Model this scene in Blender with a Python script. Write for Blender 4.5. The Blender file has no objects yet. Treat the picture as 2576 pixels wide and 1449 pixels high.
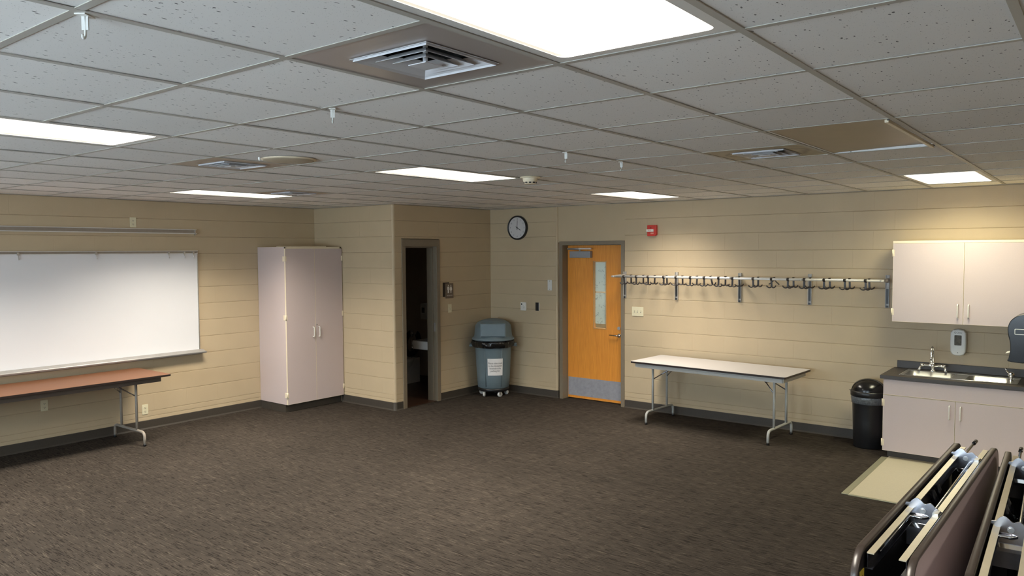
import bpy, math, random
from math import sin, cos, pi, radians
from mathutils import Vector, Matrix

random.seed(7)
COL = bpy.context.scene.collection
# ---------------------------------------------------------------- measures
H = 2.0386          # camera height
CEIL = 2.6416
XW, YW = 8.663, 8.7725      # back wall, left wall
XB, YB = 6.7297, 7.1861     # projecting restroom block
OX, OY, C = 2.0756, 0.8172, 0.6096   # ceiling grid
XR, YR = -2.3, -3.4         # rear wall, right wall (behind / beside the camera)
COURSE = 0.2032

# ---------------------------------------------------------------- materials
def new_mat(name):
    m = bpy.data.materials.new(name); m.use_nodes = True
    nt = m.node_tree; b = nt.nodes['Principled BSDF']
    return m, nt, b
def node(nt, t, **kw):
    n = nt.nodes.new(t)
    for k, v in kw.items():
        if k in n.inputs: n.inputs[k].default_value = v
        else: setattr(n, k, v)
    return n
def link(nt, a, b): nt.links.new(a, b)
def mat(name, col, rough=.5, metal=0., mottle=0., mscale=30., bump=0., bscale=200., coat=0., spec=.5, stretch=None, trans=0.):
    m, nt, b = new_mat(name)
    b.inputs['Base Color'].default_value = (*col, 1)
    b.inputs['Roughness'].default_value = rough
    b.inputs['Metallic'].default_value = metal
    b.inputs['Coat Weight'].default_value = coat
    b.inputs['Specular IOR Level'].default_value = spec
    b.inputs['Transmission Weight'].default_value = trans
    tc = node(nt, 'ShaderNodeTexCoord')
    src = tc.outputs['Object']
    if stretch:
        mp = node(nt, 'ShaderNodeMapping'); mp.inputs['Scale'].default_value = stretch
        link(nt, src, mp.inputs[0]); src = mp.outputs[0]
    if mottle:
        n = node(nt, 'ShaderNodeTexNoise'); n.inputs['Scale'].default_value = mscale; n.inputs['Detail'].default_value = 4
        link(nt, src, n.inputs['Vector'])
        r = node(nt, 'ShaderNodeMapRange'); r.inputs['From Min'].default_value = .25; r.inputs['From Max'].default_value = .75
        r.inputs['To Min'].default_value = 1-mottle; r.inputs['To Max'].default_value = 1+mottle
        link(nt, n.outputs['Fac'], r.inputs['Value'])
        v = node(nt, 'ShaderNodeVectorMath', operation='SCALE'); v.inputs[0].default_value = col
        link(nt, r.outputs[0], v.inputs['Scale']); link(nt, v.outputs[0], b.inputs['Base Color'])
    if bump:
        n2 = node(nt, 'ShaderNodeTexNoise'); n2.inputs['Scale'].default_value = bscale; n2.inputs['Detail'].default_value = 3
        link(nt, src, n2.inputs['Vector'])
        bp = node(nt, 'ShaderNodeBump'); bp.inputs['Strength'].default_value = bump; bp.inputs['Distance'].default_value = .002
        link(nt, n2.outputs['Fac'], bp.inputs['Height']); link(nt, bp.outputs[0], b.inputs['Normal'])
    return m

M = {}
M['wall'] = mat('beige_block_paint', (.52, .412, .268), .5, mottle=.035, mscale=3.5, bump=.35, bscale=70, spec=.4)
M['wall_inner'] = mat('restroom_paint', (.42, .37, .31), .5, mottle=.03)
M['base'] = mat('dark_rubber_cove', (.050, .041, .031), .6, mottle=.12, mscale=60)
M['frame'] = mat('taupe_steel_frame', (.21, .170, .118), .4, mottle=.04)
M['tbar'] = mat('grid_metal', (.45, .43, .385), .45, mottle=.06, mscale=5)
M['lamin'] = mat('mauve_grey_laminate', (.57, .475, .455), .42, mottle=.03, mscale=260, bump=.04, bscale=400, spec=.5)
M['leaf'] = mat('dark_mauve_laminate', (.34, .28, .275), .42, mottle=.03, mscale=260)
M['cream'] = mat('cream_plastic', (.80, .70, .52), .4, mottle=.02)
M['ivory'] = mat('ivory_plate', (.74, .68, .48), .35, mottle=.02)
M['white_pl'] = mat('white_plastic', (.78, .77, .72), .35, mottle=.02)
M['grey_pl'] = mat('light_grey_plastic', (.68, .68, .65), .35, mottle=.02)
M['board'] = mat('whiteboard_enamel', (.76, .757, .765), .28, mottle=.012, mscale=2, spec=.5)
M['alu'] = mat('brushed_aluminium', (.62, .60, .57), .38, metal=.85, mottle=.06, mscale=40)
M['railwhite'] = mat('bright_anodised_tube', (.74, .73, .71), .30, metal=.45, mottle=.03)
M['alu_dark'] = mat('satin_track', (.34, .29, .24), .45, metal=.3, mottle=.06)
M['steel'] = mat('stainless_steel', (.56, .56, .56), .33, metal=1, mottle=.05, mscale=50)
M['chrome'] = mat('chrome', (.82, .82, .83), .07, metal=1, mottle=.01)
M['darkchrome'] = mat('dark_plated_steel', (.42, .42, .46), .20, metal=1, mottle=.1, mscale=25)
M['galv'] = mat('galvanised_bracket', (.40, .38, .36), .45, metal=.1, mottle=.12, mscale=60)
M['black'] = mat('black_plastic', (.012, .012, .013), .38, mottle=.1)
M['blackgloss'] = mat('black_gloss_plastic', (.007, .007, .008), .22, mottle=.1)
M['blackhook'] = mat('black_hook_metal', (.02, .015, .014), .4, mottle=.1)
M['blackpaint'] = mat('black_steel', (.014, .014, .018), .25, mottle=.2, mscale=20)
M['binliner'] = mat('black_bag', (.010, .010, .010), .22, mottle=.1, bump=.6, bscale=40)
M['clearbag'] = mat('clear_bag', (.12, .13, .14), .25, mottle=.3, mscale=60, bump=.8, bscale=60)
M['binblue'] = mat('slate_blue_plastic', (.15, .20, .225), .42, mottle=.06, mscale=12, bump=.1, bscale=90)
M['binflap'] = mat('slate_flap', (.17, .225, .255), .40, mottle=.05, mscale=12)
M['paper'] = mat('paper', (.80, .78, .76), .8, mottle=.02)
M['ink'] = mat('ink', (.07, .07, .07), .7)
M['dkgrey_lam'] = mat('charcoal_laminate', (.050, .042, .038), .42, mottle=.22, mscale=350)
M['porcelain'] = mat('porcelain', (.85, .84, .82), .12, mottle=.01)
M['red'] = mat('red_alarm', (.58, .035, .022), .35, mottle=.05)
M['legpaint'] = mat('grey_leg_enamel', (.47, .475, .45), .35, mottle=.04)
M['legtan'] = mat('tan_leg_enamel', (.31, .27, .225), .35, mottle=.04)
M['aprondark'] = mat('dark_brown_apron', (.085, .066, .052), .45, mottle=.05)
M['tray'] = mat('satin_tray', (.40, .385, .365), .4, metal=.4, mottle=.05)
M['tabletop'] = mat('pale_grey_laminate', (.49, .47, .475), .35, mottle=.02, mscale=300)
M['tmold'] = mat('dark_brown_edge', (.022, .015, .013), .35, mottle=.1)
M['edge_gloss'] = mat('brown_edge_vinyl', (.026, .020, .017), .30, mottle=.08, mscale=20, spec=.35)
M['under'] = mat('black_phenolic', (.018, .016, .017), .45, mottle=.2)
M['rail'] = mat('beige_steel_rail', (.50, .45, .33), .28, metal=.6, mottle=.06)
M['vinyl'] = mat('pale_vinyl_tile', (.53, .48, .355), .45, mottle=.05, mscale=90)
M['vstrip'] = mat('metal_edge_strip', (.36, .35, .24), .35, metal=.3, mottle=.05)
M['clockface'] = mat('clock_face', (.62, .60, .59), .5, mottle=.01)
M['signbrown'] = mat('sign_brown', (.17, .125, .085), .5, mottle=.03)
M['signdark'] = mat('sign_back', (.022, .014, .010), .5, mottle=.05)
M['signwhite'] = mat('sign_white', (.80, .76, .70), .5)
M['ceildisc'] = mat('tan_speaker_cover', (.50, .43, .31), .5, mottle=.04)
M['lenstan'] = mat('unlit_tan_lens', (.36, .275, .175), .35, mottle=.07, mscale=5)
M['whitemetal'] = mat('white_enamel', (.74, .73, .70), .35, mottle=.015)
M['ventmetal'] = mat('vent_enamel', (.60, .60, .62), .35, mottle=.03)
M['ventpanel'] = mat('vent_panel', (.46, .41, .385), .3, metal=.25, mottle=.03, mscale=6)
M['cavity'] = mat('dark_duct', (.02, .018, .016), .8)
M['sticker'] = mat('sticker_yellow', (.55, .42, .05), .5)  # plain yellow of the warning label
M['soapwin'] = mat('smoked_window', (.10, .09, .07), .15, mottle=.5, mscale=40)
M['hose'] = mat('dull_putty', (.35, .33, .28), .6)

def brown_top():
    return mat('brown_woodgrain_laminate', (.185, .082, .040), .55, spec=.3, mottle=.10, mscale=10, stretch=(1, 14, 1), bump=.03)
M['browntop'] = brown_top()

def oak():
    m, nt, b = new_mat('honey_oak_veneer')
    tc = node(nt, 'ShaderNodeTexCoord')
    mp = node(nt, 'ShaderNodeMapping'); mp.inputs['Scale'].default_value = (6, 1, .35)
    link(nt, tc.outputs['Object'], mp.inputs[0])
    n1 = node(nt, 'ShaderNodeTexNoise'); n1.inputs['Scale'].default_value = 2.2; n1.inputs['Detail'].default_value = 3; n1.inputs['Distortion'].default_value = .6
    link(nt, mp.outputs[0], n1.inputs['Vector'])
    w = node(nt, 'ShaderNodeMath', operation='MULTIPLY'); w.inputs[1].default_value = 34
    link(nt, n1.outputs['Fac'], w.inputs[0])
    s = node(nt, 'ShaderNodeMath', operation='SINE'); link(nt, w.outputs[0], s.inputs[0])
    mp2 = node(nt, 'ShaderNodeMapping'); mp2.inputs['Scale'].default_value = (240, 1, 6)
    link(nt, tc.outputs['Object'], mp2.inputs[0])
    n2 = node(nt, 'ShaderNodeTexNoise'); n2.inputs['Scale'].default_value = 1; n2.inputs['Detail'].default_value = 3
    link(nt, mp2.outputs[0], n2.inputs['Vector'])
    a = node(nt, 'ShaderNodeMath', operation='MULTIPLY_ADD'); a.inputs[1].default_value = .06; link(nt, s.outputs[0], a.inputs[0]); link(nt, n2.outputs['Fac'], a.inputs[2])
    cr = node(nt, 'ShaderNodeValToRGB')
    cr.color_ramp.elements[0].position = .05; cr.color_ramp.elements[0].color = (.62, .20, .022, 1)
    cr.color_ramp.elements[1].position = .95; cr.color_ramp.elements[1].color = (.98, .42, .062, 1)
    link(nt, a.outputs[0], cr.inputs[0]); link(nt, cr.outputs[0], b.inputs['Base Color'])
    b.inputs['Roughness'].default_value = .38
    return m
M['oak'] = oak()

def carpet():
    """loop pile in fine rows running along y, with darker and lighter dashes in single rows"""
    m, nt, b = new_mat('striated_carpet')
    tc = node(nt, 'ShaderNodeTexCoord'); sp = node(nt, 'ShaderNodeSeparateXYZ'); link(nt, tc.outputs['Object'], sp.inputs[0])
    def rows(width, along, seed):
        a = node(nt, 'ShaderNodeMath', operation='DIVIDE'); a.inputs[1].default_value = width; link(nt, sp.outputs['X'], a.inputs[0])
        fl = node(nt, 'ShaderNodeMath', operation='FLOOR'); link(nt, a.outputs[0], fl.inputs[0])
        k = node(nt, 'ShaderNodeMath', operation='MULTIPLY'); k.inputs[1].default_value = 7.31; link(nt, fl.outputs[0], k.inputs[0])
        y = node(nt, 'ShaderNodeMath', operation='MULTIPLY'); y.inputs[1].default_value = along; link(nt, sp.outputs['Y'], y.inputs[0])
        c = node(nt, 'ShaderNodeCombineXYZ'); link(nt, k.outputs[0], c.inputs[0]); link(nt, y.outputs[0], c.inputs[1]); c.inputs[2].default_value = seed
        n = node(nt, 'ShaderNodeTexNoise'); n.inputs['Scale'].default_value = 1; n.inputs['Detail'].default_value = 1
        link(nt, c.outputs[0], n.inputs['Vector']); return n.outputs['Fac']
    def noise(scale, detail=2, seed=0.):
        mp = node(nt, 'ShaderNodeMapping'); mp.inputs['Scale'].default_value = scale; mp.inputs['Location'].default_value = (seed, seed, 0)
        link(nt, tc.outputs['Object'], mp.inputs[0]); n = node(nt, 'ShaderNodeTexNoise'); n.inputs['Scale'].default_value = 1; n.inputs['Detail'].default_value = detail
        link(nt, mp.outputs[0], n.inputs['Vector']); return n.outputs['Fac']
    def rng(v, a, b_, c, d):
        r_ = node(nt, 'ShaderNodeMapRange'); r_.inputs['From Min'].default_value = a; r_.inputs['From Max'].default_value = b_; r_.inputs['To Min'].default_value = c; r_.inputs['To Max'].default_value = d
        link(nt, v, r_.inputs['Value']); return r_.outputs[0]
    def mul(a, c):
        x = node(nt, 'ShaderNodeMath', operation='MULTIPLY'); link(nt, a, x.inputs[0]); link(nt, c, x.inputs[1]); return x.outputs[0]
    dark = rng(rows(.0052, 8.5, 1.), .57, .63, 0, 1)
    light = rng(rows(.0045, 6.5, 40.), .61, .68, 0, 1)
    broad = rng(rows(.011, 3.5, 80.), .3, .7, .84, 1.16)
    base = (.0425, .0345, .0275)
    def mixc(f, A, B):
        x = node(nt, 'ShaderNodeMix', data_type='RGBA'); link(nt, f, x.inputs[0])
        if isinstance(A, tuple): x.inputs[6].default_value = (*A, 1)
        else: link(nt, A, x.inputs[6])
        x.inputs[7].default_value = (*B, 1); return x.outputs[2]
    c = mixc(light, base, (.082, .067, .052)); c = mixc(dark, c, (.0165, .0125, .0100))
    f = mul(mul(broad, rng(noise((330, 150, 1), 2, 3.), .2, .8, .62, 1.38)), rng(noise((1.3, 1.1, 1), 2, 5.), .3, .7, .90, 1.10))
    v = node(nt, 'ShaderNodeVectorMath', operation='SCALE'); link(nt, c, v.inputs[0]); link(nt, f, v.inputs['Scale'])
    link(nt, v.outputs[0], b.inputs['Base Color'])
    b.inputs['Roughness'].default_value = .95; b.inputs['Specular IOR Level'].default_value = .12
    return m
M['carpet'] = carpet()

def tile_mat(name, base, stain=None):
    """mineral fibre ceiling tile: small dark fissures, slight shade difference from tile to tile"""
    m, nt, b = new_mat(name)
    tc = node(nt, 'ShaderNodeTexCoord')
    rot = node(nt, 'ShaderNodeMapping'); rot.inputs['Scale'].default_value = (36, 80, 1); rot.inputs['Rotation'].default_value = (0, 0, .5)
    nzd = node(nt, 'ShaderNodeTexNoise'); nzd.inputs['Scale'].default_value = 9
    link(nt, tc.outputs['Object'], nzd.inputs['Vector'])
    add = node(nt, 'ShaderNodeVectorMath', operation='MULTIPLY_ADD'); add.inputs[1].default_value = (.05, .05, 0)
    link(nt, nzd.outputs['Color'], add.inputs[0]); link(nt, tc.outputs['Object'], add.inputs[2])
    link(nt, add.outputs[0], rot.inputs[0])
    vo = node(nt, 'ShaderNodeTexVoronoi'); vo.inputs['Scale'].default_value = 1.0; vo.inputs['Randomness'].default_value = 1
    link(nt, rot.outputs[0], vo.inputs['Vector'])
    # random size per speck
    sz = node(nt, 'ShaderNodeSeparateColor'); link(nt, vo.outputs['Color'], sz.inputs[0])
    th = node(nt, 'ShaderNodeMapRange'); th.inputs['From Min'].default_value = .45; th.inputs['From Max'].default_value = 1; th.inputs['To Min'].default_value = .0; th.inputs['To Max'].default_value = .24
    link(nt, sz.outputs[0], th.inputs['Value'])
    lt = node(nt, 'ShaderNodeMath', operation='LESS_THAN'); link(nt, vo.outputs['Distance'], lt.inputs[0]); link(nt, th.outputs[0], lt.inputs[1])
    # pinholes
    vo2 = node(nt, 'ShaderNodeTexVoronoi'); vo2.inputs['Scale'].default_value = 110; link(nt, tc.outputs['Object'], vo2.inputs['Vector'])
    lt2 = node(nt, 'ShaderNodeMath', operation='LESS_THAN'); lt2.inputs[1].default_value = .13; link(nt, vo2.outputs['Distance'], lt2.inputs[0])
    # tile to tile shade
    g = node(nt, 'ShaderNodeVectorMath', operation='MULTIPLY_ADD'); g.inputs[1].default_value = (1/C, 1/C, 0); g.inputs[2].default_value = (-OX/C, -OY/C, 0)
    link(nt, tc.outputs['Object'], g.inputs[0])
    fl = node(nt, 'ShaderNodeVectorMath', operation='FLOOR'); link(nt, g.outputs[0], fl.inputs[0])
    wn = node(nt, 'ShaderNodeTexWhiteNoise', noise_dimensions='2D'); link(nt, fl.outputs[0], wn.inputs['Vector'])
    sh = node(nt, 'ShaderNodeMapRange'); sh.inputs['To Min'].default_value = .95; sh.inputs['To Max'].default_value = 1.05; link(nt, wn.outputs['Value'], sh.inputs['Value'])
    sc = node(nt, 'ShaderNodeVectorMath', operation='SCALE'); sc.inputs[0].default_value = base; link(nt, sh.outputs[0], sc.inputs['Scale'])
    mx = node(nt, 'ShaderNodeMix', data_type='RGBA'); mx.inputs[7].default_value = (base[0]*.22, base[1]*.22, base[2]*.22, 1)
    link(nt, lt.outputs[0], mx.inputs[0]); link(nt, sc.outputs[0], mx.inputs[6])
    mx2 = node(nt, 'ShaderNodeMix', data_type='RGBA'); mx2.inputs[7].default_value = (base[0]*.6, base[1]*.6, base[2]*.6, 1)
    link(nt, lt2.outputs[0], mx2.inputs[0]); link(nt, mx.outputs[2], mx2.inputs[6])
    link(nt, mx2.outputs[2], b.inputs['Base Color'])
    b.inputs['Roughness'].default_value = .9; b.inputs['Specular IOR Level'].default_value = .2
    return m
M['tile'] = tile_mat('fissured_ceiling_tile', (.87, .85, .82))

def stained(name, clean, dirt, amount=1.):
    """panel around an air vent with water rings of their own shape (object space centred on the vent)"""
    m, nt, b = new_mat(name)
    tc = node(nt, 'ShaderNodeTexCoord')
    n = node(nt, 'ShaderNodeTexNoise'); n.inputs['Scale'].default_value = 5; n.inputs['Detail'].default_value = 4; link(nt, tc.outputs['Object'], n.inputs['Vector'])
    ln = node(nt, 'ShaderNodeVectorMath', operation='LENGTH'); link(nt, tc.outputs['Object'], ln.inputs[0])
    a = node(nt, 'ShaderNodeMath', operation='MULTIPLY_ADD'); a.inputs[1].default_value = .22; link(nt, n.outputs['Fac'], a.inputs[0]); link(nt, ln.outputs['Value'], a.inputs[2])
    cr = node(nt, 'ShaderNodeValToRGB'); e = cr.color_ramp.elements
    e[0].position = .25; e[0].color = (*clean, 1); e[1].position = .60; e[1].color = (*clean, 1)
    for p, k in ((.31, .3), (.345, 1.), (.37, .35), (.44, .55), (.47, .1)):
        x = e.new(p); x.color = tuple(clean[i]*(1-k*amount)+dirt[i]*k*amount for i in range(3)) + (1,)
    link(nt, a.outputs[0], cr.inputs[0]); link(nt, cr.outputs[0], b.inputs['Base Color'])
    b.inputs['Roughness'].default_value = .5
    return m
M['stain_a'] = stained('rust_stained_panel', (.50, .42, .33), (.26, .16, .09), .55)
M['stain_b'] = stained('ochre_stained_panel', (.55, .48, .32), (.20, .14, .08), .9)

def emis(name, col, s):
    m = bpy.data.materials.new(name); m.use_nodes = True; nt = m.node_tree
    nt.nodes.remove(nt.nodes['Principled BSDF'])
    e = node(nt, 'ShaderNodeEmission'); e.inputs[0].default_value = (*col, 1); e.inputs[1].default_value = s
    link(nt, e.outputs[0], nt.nodes['Material Output'].inputs[0]); return m
LAMP = 2.2; LAMPW = 66; LAMPC = (1., .92, .79); SPREAD = 132
POWER = {(8,0): .42, (8,5): .64, (3,5): 1.12, (3,10): 1.15, (-2,10): 1.05}
M['lamp'] = emis('fluorescent_lens', (1., .93, .80), LAMP)
def glass():
    m = bpy.data.materials.new('window_glass'); m.use_nodes = True; nt = m.node_tree
    nt.nodes.remove(nt.nodes['Principled BSDF'])
    t = node(nt, 'ShaderNodeBsdfTransparent'); g = node(nt, 'ShaderNodeBsdfGlossy'); g.inputs['Roughness'].default_value = .02
    t.inputs[0].default_value = (.93, .96, .95, 1)
    mx = node(nt, 'ShaderNodeMixShader'); mx.inputs[0].default_value = .04
    link(nt, t.outputs[0], mx.inputs[1]); link(nt, g.outputs[0], mx.inputs[2]); link(nt, mx.outputs[0], nt.nodes['Material Output'].inputs[0])
    return m
M['glass'] = glass()

def doorpaper():
    """paper sheet with the faint pencil-like marks of a map, back side of the print"""
    m, nt, b = new_mat('posted_plan_sheet')
    tc = node(nt, 'ShaderNodeTexCoord')
    n = node(nt, 'ShaderNodeTexNoise'); n.inputs['Scale'].default_value = 13; n.inputs['Detail'].default_value = 6; n.inputs['Distortion'].default_value = .8
    link(nt, tc.outputs['Object'], n.inputs['Vector'])
    s = node(nt, 'ShaderNodeMath', operation='MULTIPLY'); s.inputs[1].default_value = 22; link(nt, n.outputs['Fac'], s.inputs[0])
    si = node(nt, 'ShaderNodeMath', operation='SINE'); link(nt, s.outputs[0], si.inputs[0])
    cr = node(nt, 'ShaderNodeMapRange'); cr.inputs['From Min'].default_value = .80; cr.inputs['From Max'].default_value = 1.0; cr.inputs['To Max'].default_value = .5; link(nt, si.outputs[0], cr.inputs['Value'])
    mx = node(nt, 'ShaderNodeMix', data_type='RGBA'); mx.inputs[6].default_value = (.94, .94, .84, 1); mx.inputs[7].default_value = (.20, .22, .20, 1)
    link(nt, cr.outputs[0], mx.inputs[0]); link(nt, mx.outputs[2], b.inputs['Base Color']); b.inputs['Roughness'].default_value = .7
    return m
M['doorpaper'] = doorpaper()
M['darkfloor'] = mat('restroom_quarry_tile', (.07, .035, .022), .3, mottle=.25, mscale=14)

# ---------------------------------------------------------------- mesh helpers
class MB:
    def __init__(s): s.v = []; s.f = []; s.sm = []
    def add(s, vs, fs, smooth=False):
        o = len(s.v); s.v += [tuple(p) for p in vs]
        for f in fs: s.f.append([i+o for i in f]); s.sm.append(smooth)
        return s
    def box(s, x0, x1, y0, y1, z0, z1):
        vs = [(x, y, z) for x in (x0, x1) for y in (y0, y1) for z in (z0, z1)]
        return s.add(vs, [(0,1,3,2),(4,6,7,5),(0,4,5,1),(2,3,7,6),(0,2,6,4),(1,5,7,3)])
    def cbox(s, c, d, rot=None):
        vs = [Vector(((i-.5)*d[0], (j-.5)*d[1], (k-.5)*d[2])) for i in (0,1) for j in (0,1) for k in (0,1)]
        if rot: vs = [rot @ v for v in vs]
        vs = [v + Vector(c) for v in vs]
        return s.add(vs, [(0,1,3,2),(4,6,7,5),(0,4,5,1),(2,3,7,6),(0,2,6,4),(1,5,7,3)])
    def plate(s, x0, x1, z0, z1, yb, yf, cx, cz):
        """block face plate, back at yb, front at yf, chamfered"""
        d = random.choice((.0002, .0004, .0006, .0011))
        xs = [(x0, d), (x0+cx, 0), (x1-cx, 0), (x1, d)]; zs = [z0, z0+.0012, z1-cz, z1]
        vs = [(x, yb if k in (0, 3) else yf+dd, z) for (x, dd) in xs for k, z in enumerate(zs)]
        fs = [(4*i+k, 4*i+4+k, 4*i+5+k, 4*i+1+k) for i in range(3) for k in range(3)]
        vs += [(x0, yb, z0), (x0, yb, z1), (x1, yb, z0), (x1, yb, z1)]
        fs += [(0, 1, 2, 3), (12, 13, 14, 15)]
        return s.add(vs, fs)
    def tube(s, pts, r, seg=12, cap=True, smooth=True):
        pts = [Vector(p) for p in pts]; n = len(pts); rings = []
        rr = r if isinstance(r, (list, tuple)) else [r]*n
        t0 = (pts[1]-pts[0]).normalized(); up = Vector((0,0,1)) if abs(t0.z) < .9 else Vector((1,0,0))
        nrm = t0.cross(up).normalized()
        for i, p in enumerate(pts):
            t = ((pts[min(i+1,n-1)]-pts[i]).normalized() + (pts[i]-pts[max(i-1,0)]).normalized())
            t = t.normalized() if t.length > 1e-6 else t0
            nrm = (nrm - t*nrm.dot(t)).normalized(); b = t.cross(nrm)
            rings.append([p + (nrm*cos(2*pi*k/seg) + b*sin(2*pi*k/seg))*rr[i] for k in range(seg)])
        vs = [v for r_ in rings for v in r_]; fs = []
        for i in range(n-1):
            for k in range(seg):
                a = i*seg+k; b_ = i*seg+(k+1) % seg
                fs.append((a, b_, b_+seg, a+seg))
        s.add(vs, fs, smooth)
        if cap:
            s.add(rings[0], [tuple(reversed(range(seg)))]); s.add(rings[-1], [tuple(range(seg))])
        return s
    def cyl(s, p0, p1, r, seg=20, r2=None): return s.tube([p0, p1], [r, r if r2 is None else r2], seg)
    def lathe(s, prof, seg=32, c=(0,0,0), smooth=True, axis='z', wob=None):
        vs = []
        for (r, z) in prof:
            for k in range(seg):
                a = 2*pi*k/seg; rr = r*(1+(wob(a, z) if wob else 0))
                p = (rr*cos(a), rr*sin(a), z)
                if axis == 'x': p = (z, rr*cos(a), rr*sin(a))
                if axis == 'y': p = (rr*cos(a), z, rr*sin(a))
                vs.append((p[0]+c[0], p[1]+c[1], p[2]+c[2]))
        fs = []
        for i in range(len(prof)-1):
            for k in range(seg):
                a = i*seg+k; b = i*seg+(k+1) % seg
                fs.append((a, b, b+seg, a+seg))
        s.add(vs, fs, smooth); return s
    def disc(s, c, r, seg=32, axis='z'):
        vs = []
        for k in range(seg):
            a = 2*pi*k/seg
            p = {'z': (r*cos(a), r*sin(a), 0), 'x': (0, r*cos(a), r*sin(a)), 'y': (r*cos(a), 0, r*sin(a))}[axis]
            vs.append((p[0]+c[0], p[1]+c[1], p[2]+c[2]))
        return s.add(vs, [tuple(range(seg))])
    def prism(s, poly, axis, a0, a1, smooth=False):
        """poly is 2D; axis is the extrusion axis; 2D = the other two axes in xyz order"""
        def P(p, a):
            return {'x': (a, p[0], p[1]), 'y': (p[0], a, p[1]), 'z': (p[0], p[1], a)}[axis]
        n = len(poly); vs = [P(p, a0) for p in poly] + [P(p, a1) for p in poly]
        s.add(vs, [tuple(range(n)), tuple(reversed(range(n, 2*n)))])
        s.add(vs, [(i, (i+1) % n, (i+1) % n+n, i+n) for i in range(n)], smooth)
        return s
    def build(s, name, m, parent=None, loc=(0,0,0), rot=(0,0,0), bevel=0, bseg=2, label=None):
        me = bpy.data.meshes.new(name); me.from_pydata(s.v, [], s.f)
        for p, sm in zip(me.polygons, s.sm): p.use_smooth = sm
        if isinstance(m, (list, tuple)):
            for q in m: me.materials.append(q)
        else: me.materials.append(m)
        o = bpy.data.objects.new(name, me); COL.objects.link(o)
        o.location = loc; o.rotation_euler = rot
        import bmesh
        bm = bmesh.new(); bm.from_mesh(me); bmesh.ops.remove_doubles(bm, verts=bm.verts, dist=1e-5); bmesh.ops.recalc_face_normals(bm, faces=bm.faces); bm.to_mesh(me); bm.free()
        if parent: o.parent = parent
        if bevel:
            bv = o.modifiers.new('soft_edges', 'BEVEL'); bv.width = bevel; bv.segments = bseg; bv.limit_method = 'ANGLE'; bv.angle_limit = radians(40)
        if label: o['label'] = label
        return o
def rrect(w, h, r, n=5, cx=0, cy=0):
    P = []
    for sx, sy, a0 in ((1,1,0), (-1,1,90), (-1,-1,180), (1,-1,270)):
        for i in range(n+1):
            a = radians(a0+90*i/n); P.append((cx+sx*(w/2-r)+r*cos(a), cy+sy*(h/2-r)+r*sin(a)))
    return P
def fillet(pts, r, n=6):
    pts = [Vector(p) for p in pts]; out = [pts[0]]
    for i in range(1, len(pts)-1):
        a, b, c = pts[i-1], pts[i], pts[i+1]
        u = (a-b); v = (c-b); ru = min(r, u.length*.49, v.length*.49); u.normalize(); v.normalize()
        p0 = b+u*ru; p1 = b+v*ru
        for k in range(n+1):
            t = k/n; out.append(p0*(1-t)**2 + b*2*t*(1-t) + p1*t*t)
    out.append(pts[-1]); return out
def empty(name, loc, rz=0, label=None, cat=None, group=None, kind=None):
    o = bpy.data.objects.new(name, None); COL.objects.link(o); o.location = loc; o.rotation_euler = (0,0,rz)
    o.empty_display_size = .1
    return tag(o, label, cat, group, kind)
def tag(o, label=None, cat=None, group=None, kind=None):
    if label: o['label'] = label
    if cat: o['category'] = cat
    if group: o['group'] = group
    if kind: o['kind'] = kind
    return o
def S(o): return tag(o, kind='structure')
def copy_tree(o, parent=None):
    c = o.copy(); COL.objects.link(c); c.parent = parent
    for ch in list(o.children): copy_tree(ch, c)
    return c
def text_mesh(name, body, size, m, parent, loc, rot, align='CENTER', warp=None, sx=1.):
    cu = bpy.data.curves.new(name+'_curve', 'FONT'); cu.body = body; cu.size = size; cu.align_x = align; cu.align_y = 'CENTER'; cu.resolution_u = 2; cu.space_line = 1.05
    t = bpy.data.objects.new(name+'_tmp', cu); COL.objects.link(t)
    me = bpy.data.meshes.new_from_object(t.evaluated_get(bpy.context.evaluated_depsgraph_get()))
    bpy.data.objects.remove(t)
    me.materials.clear(); me.materials.append(m)
    for v in me.vertices:
        v.co.x *= sx
        if warp: v.co = warp(v.co)
    o = bpy.data.objects.new(name, me); COL.objects.link(o); o.parent = parent; o.location = loc; o.rotation_euler = rot
    return o

# ---------------------------------------------------------------- walls
GD = .006
def block_wall(name, origin, ang, rects, thick=.2, off=0., blocks=True, m=None):
    """wall in local frame: x along the wall, y = 0 face (room side is -y), built as separate painted blocks"""
    mb = MB()
    for (u0, u1, z0, z1) in rects:
        mb.box(u0, u1, GD, thick, z0, z1)
        k0 = int(math.floor(z0/COURSE+1e-6)); k1 = int(math.ceil(z1/COURSE-1e-6))
        for k in range(k0, k1):
            a, b = max(z0, k*COURSE), min(z1, (k+1)*COURSE)
            if b-a < .01: continue
            parts = [(a, b)]
            if k == 0: parts = [(a, .142), (.142, b)]
            sh = off + (COURSE if k % 2 else 0)
            n0 = int(math.floor((u0-sh)/.4064)); n1 = int(math.ceil((u1-sh)/.4064))
            for n in range(n0, n1+1):
                c, d = max(u0, sh+n*.4064), min(u1, sh+(n+1)*.4064)
                if d-c < .005: continue
                for (p, q) in parts: mb.plate(c, d, p+.0008, q-.0008, GD, random.uniform(-.0002, .0002), .004, .0052)
    return S(mb.build(name, m or M['wall'], None, (origin[0], origin[1], 0), (0, 0, ang)))
# left wall (whiteboard): local x = world x, room side is -y
block_wall('wall_left', (0, YW), 0, [(XR, XB+.2, 0, CEIL+.02)], off=.13)
# back wall: local x runs toward -y ; room side (-y local) = -x world  -> rotate -90deg
def bw(y): return -y
block_wall('wall_back', (XW, 0), -pi/2, [(bw(4.94), bw(YR), 0, CEIL+.02), (bw(YB+.1), bw(6.02), 0, CEIL+.02)], off=.06)
# bay over the door, a little recessed, smooth
mb = MB(); mb.box(XW+.022, XW+.2, 4.93, 6.03, 2.15, CEIL+.02)
S(mb.build('wall_back_lintel', M['wall']))
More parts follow.
